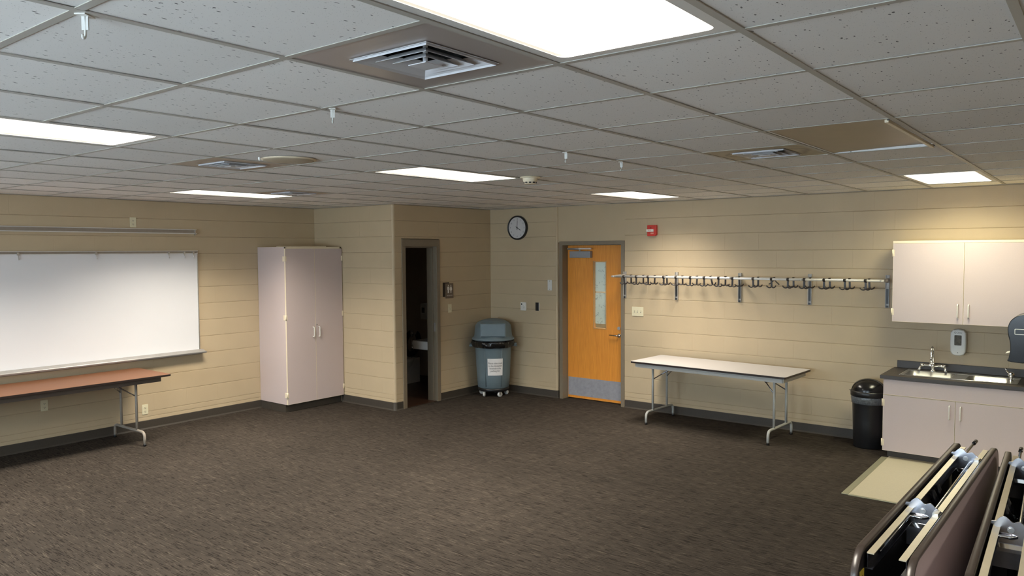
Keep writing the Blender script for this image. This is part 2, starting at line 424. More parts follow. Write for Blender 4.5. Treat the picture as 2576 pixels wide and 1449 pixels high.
# bullnose beside the door and on the restroom corner
def bullnose(name, x, y, r, a0, a1, z1=CEIL):
    mb = MB(); k = 0; zs = [.1016, .142]+[i*COURSE for i in range(1, 13)]+[z1]
    for a, b in zip(zs[:-1], zs[1:]):
        for (rr, za, zb) in ((r, a+.003, b-.003), (r-.004, b-.003, b+.003)):
            vs = []; n = 8
            for z in (za, zb):
                for i in range(n+1):
                    t = radians(a0+(a1-a0)*i/n); vs.append((x+rr*cos(t), y+rr*sin(t), z))
            mb.add(vs, [(i, i+1, i+n+2, i+n+1) for i in range(n)], True)
    o = S(mb.build(name, M['wall'])); mb = MB(); vs = []
    for (rr, z) in ((r+.015, 0), (r+.006, .014), (r+.005, .095), (r+.002, .1016), (r-.006, .1016)):
        for i in range(9):
            t = radians(a0+(a1-a0)*i/8); vs.append((x+rr*cos(t), y+rr*sin(t), z))
    mb.add(vs, [(k*9+i, k*9+i+1, k*9+i+10, k*9+i+9) for k in range(4) for i in range(8)], True)
    S(mb.build('baseboard_corner', M['base'])); return o
bullnose('wall_back_bullnose', XW+.03, 6.022, .03, 180, 270)
# restroom block: side facing the camera-left (x = XB) and front (y = YB)
block_wall('wall_restroom_side', (XB, 0), -pi/2, [(bw(YW), bw(YB+.03), 0, CEIL+.02)], thick=.12, off=.1)
block_wall('wall_restroom_front', (0, YB), 0, [(XB+.03, 6.872, 0, CEIL+.02), (6.872, 7.566, 2.205, CEIL+.02), (7.566, XW+.1, 0, CEIL+.02)], thick=.146, off=.02)
bullnose('wall_restroom_bullnose', XB+.03, YB+.03, .03, 180, 270)
# inside of the restroom
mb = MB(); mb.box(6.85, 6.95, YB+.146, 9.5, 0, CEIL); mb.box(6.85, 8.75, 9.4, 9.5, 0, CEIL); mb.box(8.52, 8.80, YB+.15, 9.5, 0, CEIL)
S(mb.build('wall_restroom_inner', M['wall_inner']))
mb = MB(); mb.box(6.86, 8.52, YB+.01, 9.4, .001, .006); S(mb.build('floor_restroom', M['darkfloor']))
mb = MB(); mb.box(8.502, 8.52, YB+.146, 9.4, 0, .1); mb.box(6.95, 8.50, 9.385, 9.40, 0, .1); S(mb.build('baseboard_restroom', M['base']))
# rear wall with two windows (daylight) and right wall
WIN = [(.4, 2.8), (4.4, 6.8)]
rects = []; prev = YR
for a, b in WIN:
    rects += [(prev, a, 0, CEIL+.02), (a, b, 0, .95), (a, b, 2.25, CEIL+.02)]; prev = b
rects.append((prev, YW, 0, CEIL+.02))
block_wall('wall_rear', (XR, 0), pi/2, rects, thick=.2, off=.0)
block_wall('wall_right', (0, YR), pi, [(-XW-.2, -XR, 0, CEIL+.02)], off=.1)
# return wall closing the kitchen niche (beyond the right edge of the picture)
block_wall('wall_niche', (0, .47), pi, [(-XW-.02, -7.95, 0, CEIL+.02)], thick=.2, off=0)
block_wall('wall_niche_end', (7.95, 0), -pi/2, [(-.47, -.27, 0, CEIL+.02)], thick=.02, off=0)
for n, (a, b) in enumerate(WIN):
    w = empty('window_%d' % (n+1), (XR-.1, (a+b)/2, .95), kind='structure'); L = (b-a)/2
    mb = MB()
    for (p, q, r, s_) in ((-L, L, 0, .05), (-L, L, 1.25, 1.30), (-L, -L+.05, 0, 1.3), (L-.05, L, 0, 1.3), (-.025, .025, 0, 1.3)): mb.box(-.03, .03, p, q, r, s_)
    mb.build('window_frame', M['alu'], w)
    mb = MB(); mb.box(-.004, .004, -L+.05, L-.05, .05, 1.25); mb.build('pane', M['glass'], w)
    ld = bpy.data.lights.new('daylight_portal', 'AREA'); ld.shape = 'RECTANGLE'; ld.size = b-a; ld.size_y = 1.3
    ld.energy = 1; ld.cycles.is_portal = True
    lo = bpy.data.objects.new('daylight_portal', ld); COL.objects.link(lo); lo.location = (XR-.16, (a+b)/2, 1.6); lo.rotation_euler = (0, -pi/2, 0); lo['kind'] = 'structure'

# floor
mb = MB(); mb.box(XR-.2, 12.2, YR-.2, 9.6, -.05, 0); S(mb.build('floor', M['carpet']))
v_ = MB(); v_.box(6.655, 8.66, .47, 1.675, 0, .004); v_.box(6.655, 7.95, -.6, .47, 0, .004)
S(v_.build('floor_vinyl', M['vinyl']))
mb = MB(); mb.box(6.64, 8.06, 1.675, 1.728, 0, .008); mb.box(6.63, 6.655, -.6, 1.675, 0, .007)
S(mb.build('trim_2', M['vstrip'], bevel=.003))

# baseboards: rubber cove profile
def cove(name, p0, p1):
    """room side on the left-hand normal of p0->p1"""
    a, b = Vector((*p0, 0)), Vector((*p1, 0)); d = (b-a).normalized(); n = Vector((-d.y, d.x, 0)); L = (b-a).length
    prof = [(0, 0), (.018, 0), (.012, .004), (.006, .016), (.005, .095), (.003, .1016), (0, .1016)]
    return prof, a, d, n, L
def cove_obj(name, runs):
    mb = MB()
    for p0, p1 in runs:
        prof, a, d, n, L = cove(name, p0, p1); k = len(prof)
        vs = [a+n*q+Vector((0,0,z)) for q, z in prof] + [a+d*L+n*q+Vector((0,0,z)) for q, z in prof]
        mb.add(vs, [tuple(range(k)), tuple(range(k, 2*k))]+[(i, (i+1) % k, (i+1) % k+k, i+k) for i in range(k)])
    return S(mb.build(name, M['base']))
cove_obj('baseboard_left', [((5.83, YW), (XR, YW))])
cove_obj('baseboard_back', [((XW, YB), (XW, 6.0)), ((XW, 4.935), (XW, 1.75))][::1])
cove_obj('baseboard_restroom_block', [((XB, YB+.03), (XB, 8.23)), ((6.868, YB), (XB+.03, YB)), ((XW, YB), (7.57, YB))])
# normals: make sure coves lie on the room side
for nm in ('baseboard_back',):
    o = bpy.data.objects[nm]
    for v in o.data.vertices:
        if v.co.x > XW: v.co.x = 2*XW-v.co.x
o = bpy.data.objects['baseboard_restroom_block']
for v in o.data.vertices:
    if v.co.y < YB+.0001 and False: pass
    if v.co.x > XB and v.co.y > YB+.019 and v.co.x < XB+.1: v.co.x = 2*XB-v.co.x
for nm in ('baseboard_left',):
    o = bpy.data.objects[nm]
    for v in o.data.vertices:
        if v.co.y > YW: v.co.y = 2*YW-v.co.y
o = bpy.data.objects['baseboard_restroom_block']
for v in o.data.vertices:
    if v.co.y > YB and v.co.y < YB+.0185: v.co.y = 2*YB-v.co.y

# ---------------------------------------------------------------- ceiling
LIT = [(-2,0),(-2,5),(3,5),(3,10),(8,5),(8,0)]            # in the picture
LIT_OUT = [(-2,10),(-2,-5),(3,-5)]                     # unseen outside it, added to light the room on the same 5-module rhythm
DEAD = (3,0)
VENTS = [(-1,1),(1,6),(4,1),(4,9)]
skip = set()
for (i, j) in LIT+LIT_OUT+[DEAD]: skip |= {(i,j),(i+1,j)}
for v in VENTS: skip.add(v)
I0, I1 = -8, 11; J0, J1 = -7, 15
ct = MB()
for i in range(I0, I1):
    for j in range(J0, J1):
        if (i, j) in skip: continue
        x0, x1 = max(OX+i*C, XR-.1), min(OX+(i+1)*C, 8.85); y0, y1 = max(OY+j*C, YR-.1), min(OY+(j+1)*C, 9.5)
        if x1-x0 < .02 or y1-y0 < .02: continue
        g = .0015
        ox_, oy_ = random.uniform(-.0035, .0035), random.uniform(-.0035, .0035)
        z = CEIL+.002
        vs = [(x0+g+ox_, y0+g+oy_, z+random.uniform(0, .0025)), (x1-g+ox_, y0+g+oy_, z+random.uniform(0, .0025)), (x1-g+ox_, y1-g+oy_, z+random.uniform(0, .0025)), (x0+g+ox_, y1-g+oy_, z+random.uniform(0, .0025))]
        vt = [(p[0], p[1], z+.016) for p in vs]
        ct.add(vs+vt, [(0,1,2,3),(4,5,6,7),(0,1,5,4),(1,2,6,5),(2,3,7,6),(3,0,4,7)])
S(ct.build('ceiling', M['tile']))
mb = MB(); mb.box(XR-.2, 12.2, YR-.2, 9.6, CEIL+.25, CEIL+.3); S(mb.build('ceiling_deck', M['cavity']))
tb = MB(); W = .0119
mid = {(i+1, j) for (i, j) in LIT+LIT_OUT+[DEAD]}
for j in range(J0, J1+1):
    y = OY+j*C
    if YR < y < 9.4: tb.box(XR, 8.8, y-W, y+W, CEIL-.0015, CEIL+.0015)
for i in range(I0, I1+1):
    x = OX+i*C
    if not XR < x < 8.8: continue
    for j in range(J0, J1):
        if (i, j) in mid: continue
        a, b = OY+j*C+W, OY+(j+1)*C-W
        a = max(a, YR); b = min(b, 9.4)
        if b > a: tb.box(x-W, x+W, a, b, CEIL-.001, CEIL+.0013)
# wall angle
tb.box(XR, XB, YW-.022, YW, CEIL-.002, CEIL+.001); tb.box(XW-.022, XW, YR, YB, CEIL-.002, CEIL+.001); tb.box(XB, XW, YB-.022, YB, CEIL-.002, CEIL+.001); tb.box(XB-.022, XB, YB, YW, CEIL-.002, CEIL+.001)
S(tb.build('trim_1', M['tbar']))

LL, LWd = 2*C-.03, C-.03
def light_fixture(i, j, label):
    t = empty('ceiling_light', (OX+(i+1)*C, OY+(j+.5)*C, CEIL), label=label, cat='ceiling light', group='recessed fluorescent ceiling lights')
    fr = MB(); outer = rrect(LL, LWd, .004, 3); inner = rrect(LL-.075, LWd-.07, .028, 3)
    n = len(outer)
    vs = [(p[0], p[1], .001) for p in outer]+[(p[0], p[1], .001) for p in inner]+[(p[0], p[1], .012) for p in inner]+[(p[0], p[1], .05) for p in outer]
    fr.add(vs, [(a, (a+1) % n, (a+1) % n+n, a+n) for a in range(n)]+[(a+n, (a+1) % n+n, (a+1) % n+2*n, a+2*n) for a in range(n)]+[(a, (a+1) % n, (a+1) % n+3*n, a+3*n) for a in range(n)])
    fr.build('frame', M['whitemetal'], t)
    ln = MB(); ln.add([(p[0], p[1], .010) for p in inner], [tuple(reversed(range(n)))]); ln.build('lens', M['lamp'], t)
    ld = bpy.data.lights.new('lens_light', 'AREA'); ld.shape = 'RECTANGLE'; ld.size = LL-.08; ld.size_y = LWd-.08; ld.energy = LAMPW*POWER.get((i, j), 1); ld.color = LAMPC if (i, j) != (8, 0) else (1., .95, .66); ld.spread = radians({(8,0): 155, (8,5): 122}.get((i, j), SPREAD))
    lo = bpy.data.objects.new('lens_light', ld); COL.objects.link(lo); lo.parent = t; lo.location = (0, 0, .006)
    hs = MB(); hs.box(-LL/2, LL/2, -LWd/2, LWd/2, .05, .12); hs.build('housing', M['whitemetal'], t)
    return t
labs = {(-2,0): 'large bright ceiling light nearest the camera beside the square air vent',
        (-2,5): 'bright ceiling light cut by the left edge of the photo',
        (3,5): 'bright ceiling light next to the smoke detector',
        (3,10): 'bright ceiling light over the whiteboard side near the tall cabinet',
        (8,5): 'bright ceiling light nearest the wooden door',
        (8,0): 'bright ceiling light above the upper kitchen cabinet',
        (-2,10): 'unseen ceiling light beyond the left edge of the photo over the whiteboard wall',
        (-2,-5): 'unseen ceiling light added beyond the right edge of the photo near the rear wall',
        (3,-5): 'unseen ceiling light added beyond the right edge of the photo in the middle of the room'}
for ij in LIT+LIT_OUT: light_fixture(*ij, labs[ij])
# the unlit fixture with its lens frame hanging ajar
t = empty('ceiling_light', (OX+(DEAD[0]+1)*C, OY+(DEAD[1]+.5)*C, CEIL), label='unlit ceiling light with a brown lens and one side hanging open', cat='ceiling light')
lens = MB(); lens.box(-LL/2+.012, LL/2-.012, -LWd/2+.03, LWd/2-.012, -.001, .003)
lens.build('lens', M['lenstan'], t, (0,0,.012), (radians(-1.4), 0, 0), label='brown unlit lens')
fb = MB(); fb.box(-LL/2+.012, LL/2-.012, -LWd/2+.006, -LWd/2+.024, -.008, .008)
fb.build('frame', M['cream'], t, (0,0,-.005), bevel=.002, label='cream frame edge hanging open')
fb = MB(); fb.box(-LL/2+.01, -LL/2+.018, -LWd/2+.002, -LWd/2+.012, -.004, .02); fb.box(LL/2-.03, LL/2-.018, -LWd/2+.002, -LWd/2+.012, -.004, .02); fb.build('latch', M['black'], t)
hb = MB(); hb.box(-LL/2, LL/2, -LWd/2, LWd/2, .05, .1); hb.build('housing', M['whitemetal'], t)
fb = MB(); fb.box(-LL/2, LL/2, LWd/2-.012, LWd/2, .001, .02); fb.build('hinge_rail', M['whitemetal'], t)

def vent(i, j, pm, vm, label):
    t = empty('ceiling_vent', (OX+(i+.5)*C, OY+(j+.5)*C, CEIL), label=label, cat='air vent')
    h = C/2-.004; k = .152
    p = MB()
    for (a, b, c_, d) in ((-h, h, k, h), (-h, h, -h, -k), (-h, -k, -k, k), (k, h, -k, k)): p.box(a, b, c_, d, .0018, .006)
    p.build('panel', pm, t)
    c2 = MB(); c2.box(-k, k, -k, k, .10, .105)
    for s_ in (-1, 1): c2.box(-k, k, s_*k-.001, s_*k+.001, .004, .10); c2.box(s_*k-.001, s_*k+.001, -k, k, .004, .10)
    c2.build('duct', M['cavity'], t)
    def ring(r0, z0, r1, z1, th=.0012):
        mb = MB(); q = [(-1,-1),(1,-1),(1,1),(-1,1)]
        lv = [(r0, z0), (r1, z1), (r1, z1-th), (r0-th, z0)]
        vs = [(x*r, y*r, z) for (r, z) in lv for (x, y) in q]
        fs = []
        for a in range(4):
            for b in range(4): fs.append((a*4+b, a*4+(b+1) % 4, ((a+1) % 4)*4+(b+1) % 4, ((a+1) % 4)*4+b))
        return mb.add(vs, fs)
    ring(.157, .0, .168, -.001).add([], []).build('flange', vm, t)
    ring(.148, .02, .160, -.005, .003).build('outer_frame', vm, t)
    for (r0, z0, r1, z1) in ((.112, .020, .147, -.002), (.075, .016, .110, -.006), (.040, .012, .073, -.010)):
        ring(r0, z0, r1, z1).build('louver', vm, t)
    cp = MB(); cp.box(-.038, .038, -.038, .038, -.016, -.013); cp.cyl((0,0,-.003), (0,0,.1), .008, 8); cp.build('center_plate', vm, t)
    return t
vent(-1, 1, M['ventpanel'], M['ventmetal'], 'square air vent in a smooth metal panel beside the large near ceiling light')
vent(1, 6, M['stain_a'], M['ventmetal'], 'rust stained square air vent next to the round ceiling cover')
vent(4, 1, M['stain_b'], M['ventmetal'], 'ochre stained air vent in front of the unlit brown ceiling light')
vent(4, 9, M['stain_a'], M['ventmetal'], 'farthest air vent beside the end of the ceiling light over the whiteboard')

# smoke detector, round cover, clips
t = empty('smoke_detector', (5.04, 3.755, CEIL), label='cream round smoke detector on the ceiling beside a lit light', cat='smoke detector')
MB().lathe([(0,-.001),(.082,-.001),(.084,-.006),(.080,-.010),(0,-.010)], 32).build('base', M['cream'], t)
mb = MB(); mb.lathe([(.062,-.010),(.060,-.026),(.050,-.052),(.046,-.058),(0,-.060)], 32); mb.build('sensor_head', M['cream'], t)
mb = MB()
for k in range(10):
    a = 2*pi*k/10; mb.cbox((.051*cos(a), .051*sin(a), -.048), (.006, .020, .010), Matrix.Rotation(a, 3, 'Z'))
mb.build('vent_slots', M['black'], t)
t = empty('ceiling_speaker', (3.05, 4.225, CEIL), label='round tan flush cover on the ceiling beside the rust stained air vent', cat='ceiling cover')
mb = MB(); mb.lathe([(0,-.016),(.10,-.015),(.15,-.012),(.168,-.004),(.170,0)], 48); mb.build('cover', M['ceildisc'], t)
mb = MB(); mb.lathe([(.160,-.009),(.172,-.006),(.175,0)], 48); mb.build('rim', M['cream'], t)
mb = MB(); mb.lathe([(0,-.022),(.006,-.02),(.009,-.012),(.009,0)], 16)
tag(mb.build('ceiling_button', M['white_pl'], None, (2.865, 4.275, CEIL)), 'tiny white dot on the ceiling beside the round tan cover', 'ceiling fitting')
def ceil_clip(x, y, rz, label):
    t = empty('ceiling_hook', (x, y, CEIL-.001), rz, label, 'ceiling hook', 'clips hanging from the ceiling grid')
    mb = MB(); mb.box(-.022, .022, -.014, .014, -.003, 0); mb.build('clip', M['white_pl'], t)
    mb = MB(); pts = fillet([(0,0,-.002), (.002,0,-.03), (.0,0,-.055), (-.010,0,-.062), (-.012,0,-.050)], .01)
    mb.tube(pts, .0032, 8); mb.cbox((0.001,0,-.02), (.004, .018, .034)); mb.build('hook', M['grey_pl'], t)
    return t
ceil_clip(.885, 2.062, .6, 'ceiling clip hook at the top left of the photo')
ceil_clip(2.10, 2.60, .8, 'ceiling clip hook between the large near light and the whiteboard light')
ceil_clip(3.94, 2.66, .2, 'left one of two clip hooks close together near the smoke detector')
ceil_clip(4.60, 2.65, .2, 'right one of two clip hooks close together near the smoke detector')

# ---------------------------------------------------------------- whiteboard and rail
WX0, WX1 = .15, 4.977
t = empty('whiteboard', ((WX0+WX1)/2, YW, .85), label='wide whiteboard with aluminium frame and marker tray on the left wall', cat='whiteboard')
hw = (WX1-WX0)/2; zb = .85
mb = MB(); mb.box(-hw+.01, hw-.012, -.020, -.002, .863-zb, 2.035-zb); mb.build('writing_surface', M['board'], t)
mb = MB(); mb.box(hw-.014, hw, -.026, 0, .86-zb, 2.045-zb); mb.box(-hw, -hw+.014, -.026, 0, .86-zb, 2.045-zb); mb.build('side_frame', M['alu'], t, bevel=.002)
mb = MB(); mb.box(-hw, hw, -.022, 0, 2.032-zb, 2.062-zb); mb.build('map_rail', M['alu_dark'], t)
mb = MB(); mb.box(-hw, hw, -.028, -.02, 2.058-zb, 2.066-zb); mb.box(-hw, hw, -.028, -.02, 2.028-zb, 2.036-zb); mb.build('rail_lip', M['railwhite'], t)
mb = MB(); mb.prism([(0,.862-zb),(-.030,.862-zb),(-.105,.838-zb),(-.112,.846-zb),(-.116,.838-zb),(-.108,.822-zb),(-.03,.815-zb),(0,.80-zb)], 'x', -hw-.01, hw+.035)
mb.build('marker_tray', M['tray'], t, bevel=.002)
for x in (3.03, 3.79, 4.608, 4.80, 4.916):
    mb = MB(); mb.box(-.010, .010, -.040, -.026, 2.022-zb, 2.052-zb); mb.tube(fillet([(0,-.034,2.03-zb), (0.004,-.034,1.985-zb), (0,-.05,1.975-zb), (0,-.054,1.99-zb)], .008), .004, 8)
    mb.build('map_hook', M['alu'], t, (x-(WX0+WX1)/2, 0, 0))
RX0, RX1 = .15, 4.955
t = empty('display_rail', ((RX0+RX1)/2, YW, 2.27), label='long aluminium display rail above the whiteboard', cat='rail'); hr = (RX1-RX0)/2
mb = MB(); mb.box(-hr, hr, -.014, 0, .004, .046); mb.build('channel', M['alu_dark'], t)
mb = MB(); mb.box(-hr, hr+.012, -.030, -.004, .044, .052); mb.build('upper_lip', M['railwhite'], t)
mb = MB(); mb.box(-hr, hr+.012, -.034, -.004, -.004, .006); mb.build('lower_lip', M['railwhite'], t)
mb = MB(); mb.box(hr-.012, hr-.002, -.036, -.012, -.018, .046); mb.build('end_stop', M['alu'], t)

def plate_thing(name, loc, rz, w, h, m, label, cat, kids, group=None, th=.006):
    t = empty(name, loc, rz, label, cat, group)
    mb = MB(); mb.prism(rrect(w, h, .004, 2), 'y', -th, 0); mb.build('cover_plate', m, t, bevel=.0015)
    for (n, fn, mm) in kids:
        q = MB(); fn(q); q.build(n, mm, t)
    return t
def sock(zc):
    def f(q):
        q.prism(rrect(.032, .028, .010, 4, 0, zc), 'y', -.0085, -.005)
    return f
def slots(q):
    for zc in (-.02, .02):
        q.box(-.0075, -.0045, -.0095, -.008, zc-.004, zc+.006); q.box(.0045, .0075, -.0095, -.008, zc-.003, zc+.005); q.cyl((0,-.0095,zc-.010), (0,-.008,zc-.010), .0025, 8)
def outlet(x, z, label):
    return plate_thing('power_outlet', (x, YW-.001, z), 0, .071, .115, M['ivory'], label, 'power outlet', [('socket', sock(.02), M['ivory']), ('socket', sock(-.02), M['ivory']), ('slots', slots, M['black'])])
outlet(4.213, 2.388, 'ivory power outlet on the wall above the display rail')
outlet(4.290, .232, 'ivory power outlet low on the wall right of the brown table leg')
outlet(3.232, .450, 'power outlet in the shadow under the brown table')

# ---------------------------------------------------------------- folding tables
def leg_set(parent, x, yw, ztop, mleg, inset_brace=1):
    """H leg: two uprights welded on a bent foot tube; brace to the centre of the underside"""
    zf = .145
    mb = MB()
    for s_ in (-1, 1): mb.cyl((x, s_*yw*.52, zf), (x, s_*yw*.52, ztop), .0135, 14)
    mb.tube(fillet([(x, -yw, .02), (x, -yw, zf), (x, yw, zf), (x, yw, .02)], .07, 8), .0145, 14)
    lg = mb.build('leg', mleg, parent)
    ft = MB()
    for s_ in (-1, 1): ft.cyl((x, s_*yw, .0), (x, s_*yw, .028), .0165, 14)
    ft.build('foot_cap', M['black'], lg)
    bx = x-inset_brace*.30
    br = MB()
    for s_ in (-1, 1): br.tube([(x, s_*yw*.52, ztop-.20), (x-inset_brace*.13, s_*yw*.22, ztop-.10), (bx, 0, ztop-.015)], .0065, 8)
    br.cbox((x-inset_brace*.13, 0, ztop-.10), (.02, yw*.46, .012)); br.cbox((bx, 0, ztop-.012), (.05, .05, .03))
    br.build('brace', M['darkchrome'], parent)
def folding_table(loc, rz, L, Wd, zt, mtop, mleg, mapron, label, legx, apin):
    t = empty('folding_table', loc, rz, label, 'table')
    mb = MB(); mb.prism(rrect(L-.008, Wd-.008, .022, 5), 'z', zt-.0195, zt); mb.build('tabletop', mtop, t)
    mb = MB(); o_ = rrect(L, Wd, .026, 5); i_ = rrect(L-.008, Wd-.008, .022, 5); n = len(o_)
    vs = [(p[0], p[1], zt-.001) for p in i_]+[(p[0], p[1], zt-.003) for p in o_]+[(p[0], p[1], zt-.021) for p in o_]+[(p[0], p[1], zt-.021) for p in i_]
    mb.add(vs, [(r*n+a, r*n+(a+1) % n, r*n+n+(a+1) % n, r*n+n+a) for r in range(3) for a in range(n)]); mb.build('edge_molding', M['tmold'], t)
    ax, ay = L/2-apin, Wd/2-.055
    mb = MB()
    for s_ in (-1, 1): mb.box(-ax, ax, s_*ay-.009, s_*ay+.009, zt-.072, zt-.0205); mb.box(s_*ax-.009, s_*ax+.009, -ay, ay, zt-.072, zt-.0205)
    mb.build('apron', mapron, t)
    for s_ in (-1, 1): leg_set(t, s_*legx, Wd/2-.045, zt-.022, mleg, s_)
    return t
folding_table((2.97, 8.335, 0), 0, 2.44, .76, .735, M['browntop'], M['legtan'], M['aprondark'], 'brown woodgrain folding table standing below the whiteboard', .93, .10)
folding_table((8.205, 3.49, 0), pi/2-.062, 1.86, .71, .735, M['tabletop'], M['legpaint'], M['legpaint'], 'white topped folding table with grey legs under the coat rack', .735, .05)

# ---------------------------------------------------------------- tall cabinet
def handle_pull(name, parent, loc, length, out, m):
    """vertical wire pull sticking out along -y local"""
    mb = MB(); l = length/2
    mb.tube(fillet([(0,0,-l), (0,-out,-l), (0,-out,l), (0,0,l)], .014, 5), .0058, 10)
    return mb.build(name, m, parent, loc)
t = empty('tall_cabinet', (6.268, YW, 0), 0, 'tall mauve grey two door cabinet in the corner of the left wall', 'cabinet')
cw, cd, ch = .900, .575, 2.105
y0 = -cd
mb = MB()
mb.box(-cw/2, -cw/2+.02, y0, -.004, .1, ch); mb.box(cw/2-.02, cw/2, y0, -.004, .1, ch); mb.box(-cw/2+.02, cw/2-.02, y0, -.004, ch-.02, ch); mb.box(-cw/2+.02, cw/2-.02, y0, -.004, .1, .12); mb.box(-cw/2+.02, cw/2-.02, -.012, -.004, .12, ch-.02)
mb.build('carcass', M['lamin'], t)
mb = MB(); mb.box(-cw/2+.006, cw/2-.004, y0+.04, -.004, 0, .1); mb.build('toe_kick', M['base'], t)
mb = MB(); mb.box(-cw/2, -cw/2+.02, y0-.002, y0, .1, ch); mb.box(cw/2-.02, cw/2, y0-.002, y0, .1, ch); mb.box(-cw/2, cw/2, y0-.002, y0, ch-.02, ch+.001); mb.box(-cw/2, cw/2, y0-.002, -.004, ch, ch+.002)
mb.build('edge_banding', M['cream'], t)
def cab_door(parent, x0, x1, z0, z1, y, hinge_side, hz, hand, keyhole=None, hx=None):
    """door slab with cream edges; children handle, hinges"""
    d = MB(); d.box(x0+.003, x1-.003, y-.019, y-.001, z0+.003, z1-.003); do = d.build('door', M['lamin'], parent)
    e = MB()
    e.box(x0+.0015, x0+.003, y-.0195, y-.001, z0+.0015, z1-.0015); e.box(x1-.003, x1-.0015, y-.0195, y-.001, z0+.0015, z1-.0015); e.box(x0+.0015, x1-.0015, y-.0195, y-.001, z1-.003, z1-.0015); e.box(x0+.0015, x1-.0015, y-.0195, y-.001, z0+.0015, z0+.003)
    e.build('edge_strip', M['cream'], do)
    handle_pull('handle', do, (hx, y-.019, hand), .125, .030, M['white_pl'])
    for z in hz:
        h_ = MB(); xx = x0 if hinge_side < 0 else x1
        h_.cyl((xx+hinge_side*.003, y-.017, z-.035), (xx+hinge_side*.003, y-.017, z+.035), .0075, 10)
        h_.box(min(xx, xx+hinge_side*.006), max(xx, xx+hinge_side*.006), y-.012, y+.03, z-.032, z+.032)
        h_.box(min(xx, xx-hinge_side*.016), max(xx, xx-hinge_side*.016), y-.021, y-.019, z-.032, z+.032)
        h_.build('hinge', M['cream'], do)
    if keyhole:
        k = MB(); k.cyl((keyhole[0], y-.023, keyhole[1]), (keyhole[0], y-.018, keyhole[1]), .010, 16); k.build('lock', M['darkchrome'], do)
    return do
cab_door(t, -cw/2, 0, .1, ch-.018, y0, -1, (.22, 1.21, 1.955), 1.000, None, -.045)
cab_door(t, 0, cw/2, .1, ch-.018, y0, 1, (.22, 1.21, 1.955), 1.000, (.018, 1.09), .045)
mb = MB(); mb.prism([(-.36,-.20),(.30,-.32),(.34,-.10),(-.30,-.06)], 'z', 0, .012)
tag(mb.build('board_panel', M['cream'], None, (6.28, YW-.12, ch+.003)), 'flat pale board lying on top of the tall corner cabinet', 'board')

# ---------------------------------------------------------------- restroom door frame, sign, switch
t = empty('door_2', (7.219, YB, 0), 0, kind='structure')
w2 = .347; op = .288; zt = 2.2; zo = 2.105
mb = MB()
for s_ in (-1, 1):
    a, b = sorted((s_*w2, s_*op)); mb.box(a, b, -.016, .160, 0, zo)
    a, b = sorted((s_*op, s_*(op-.016))); mb.box(a, b, .055, .160, 0, zo-.016)
mb.box(-w2, w2, -.016, .160, zo, zt); mb.box(-op, op, .055, .160, zo-.016, zo)
mb.build('door_frame', M['frame'], t, bevel=.002)
mb = MB(); mb.box(op-.004, op+.002, .02, .045, .95, 1.07); mb.build('strike_plate', M['alu'], t)

t = empty('restroom_sign', (7.735, YB-.001, 1.50), 0, 'brown restroom sign with two white figures beside the dark doorway', 'sign')
mb = MB(); mb.box(-.062, .062, -.004, 0, -.085, .112); mb.build('back_plate', M['signdark'], t, (-.038, 0, 0))
mb = MB(); mb.prism(rrect(.155, .205, .006, 3), 'y', -.014, -.004); mb.build('face_plate', M['signbrown'], t, (.022, 0, -.005))
def person_icon(mb, cx, dress):
    mb.cyl((cx, -.0160, .070), (cx, -.0140, .070), .0085, 14)
    if not dress:
        mb.prism([(cx-.019,.055),(cx+.019,.055),(cx+.021,.012),(cx+.013,.012),(cx+.012,-.036),(cx+.002,-.036),(cx,.004),(cx-.002,-.036),(cx-.012,-.036),(cx-.013,.012),(cx-.021,.012)], 'y', -.0158, -.0140)
    else:
        mb.prism([(cx-.009,.055),(cx+.009,.055),(cx+.024,.018),(cx+.018,.0),(cx+.010,.0),(cx+.007,-.036),(cx-.007,-.036),(cx-.010,.0),(cx-.018,.0),(cx-.024,.018)], 'y', -.0158, -.0140)
mb = MB(); person_icon(mb, -.004, False); mb.build('man_symbol', M['signwhite'], t)
mb = MB(); person_icon(mb, .048, True); mb.build('woman_symbol', M['signwhite'], t)
text_mesh('sign_text', 'RESTROOM', .021, M['signwhite'], t, (.022, -.0150, -.070), (pi/2, 0, 0), sx=1.05)
def toggles(n, dx=.0):
    def f(q):
        for k in range(n):
            x = (k-(n-1)/2)*.046; q.box(x-.005, x+.005, -.016, -.005, -.004, .012)
    return f
def slotsw(n):
    def f(q):
        for k in range(n):
            x = (k-(n-1)/2)*.046; q.box(x-.006, x+.006, -.0068, -.0055, -.014, .014)
    return f
plate_thing('light_switch', (7.770, YB-.001, 1.252), 0, .071, .115, M['ivory'], 'ivory light switch below the restroom sign', 'light switch', [('toggle', toggles(1), M['ivory']), ('slot', slotsw(1), M['hose'])])

# restroom fixtures
t = empty('toilet', (8.49, 8.60, 0), -pi/2, 'white toilet with raised black seat inside the dark restroom', 'toilet')
# local: back at y=0, bowl toward -y
mb = MB(); n = 28
def ell(cx, cy, rx, ry, z, k=28):
    return [(cx+rx*cos(2*pi*i/k), cy+ry*sin(2*pi*i/k), z) for i in range(k)]
rings = [ell(0,-.28,.12,.26,0), ell(0,-.28,.115,.255,.03), ell(0,-.27,.10,.24,.12), ell(0,-.33,.12,.27,.24), ell(0,-.36,.165,.30,.34), ell(0,-.36,.185,.315,.40), ell(0,-.36,.13,.25,.40), ell(0,-.36,.10,.20,.30)]
vs = [p for r in rings for p in r]; fs = []
for i in range(len(rings)-1):
    for k in range(n): a = i*n+k; b = i*n+(k+1) % n; fs.append((a, b, b+n, a+n))
fs.append(tuple(range((len(rings)-1)*n, len(rings)*n)))
mb.add(vs, fs, True); mb.box(-.115, .115, -.24, -.012, 0, .385); mb.build('bowl', M['porcelain'], t)
mb = MB()
NS = 24; AA = [radians(90+28+(360-56)*i/(NS-1)) for i in range(NS)]
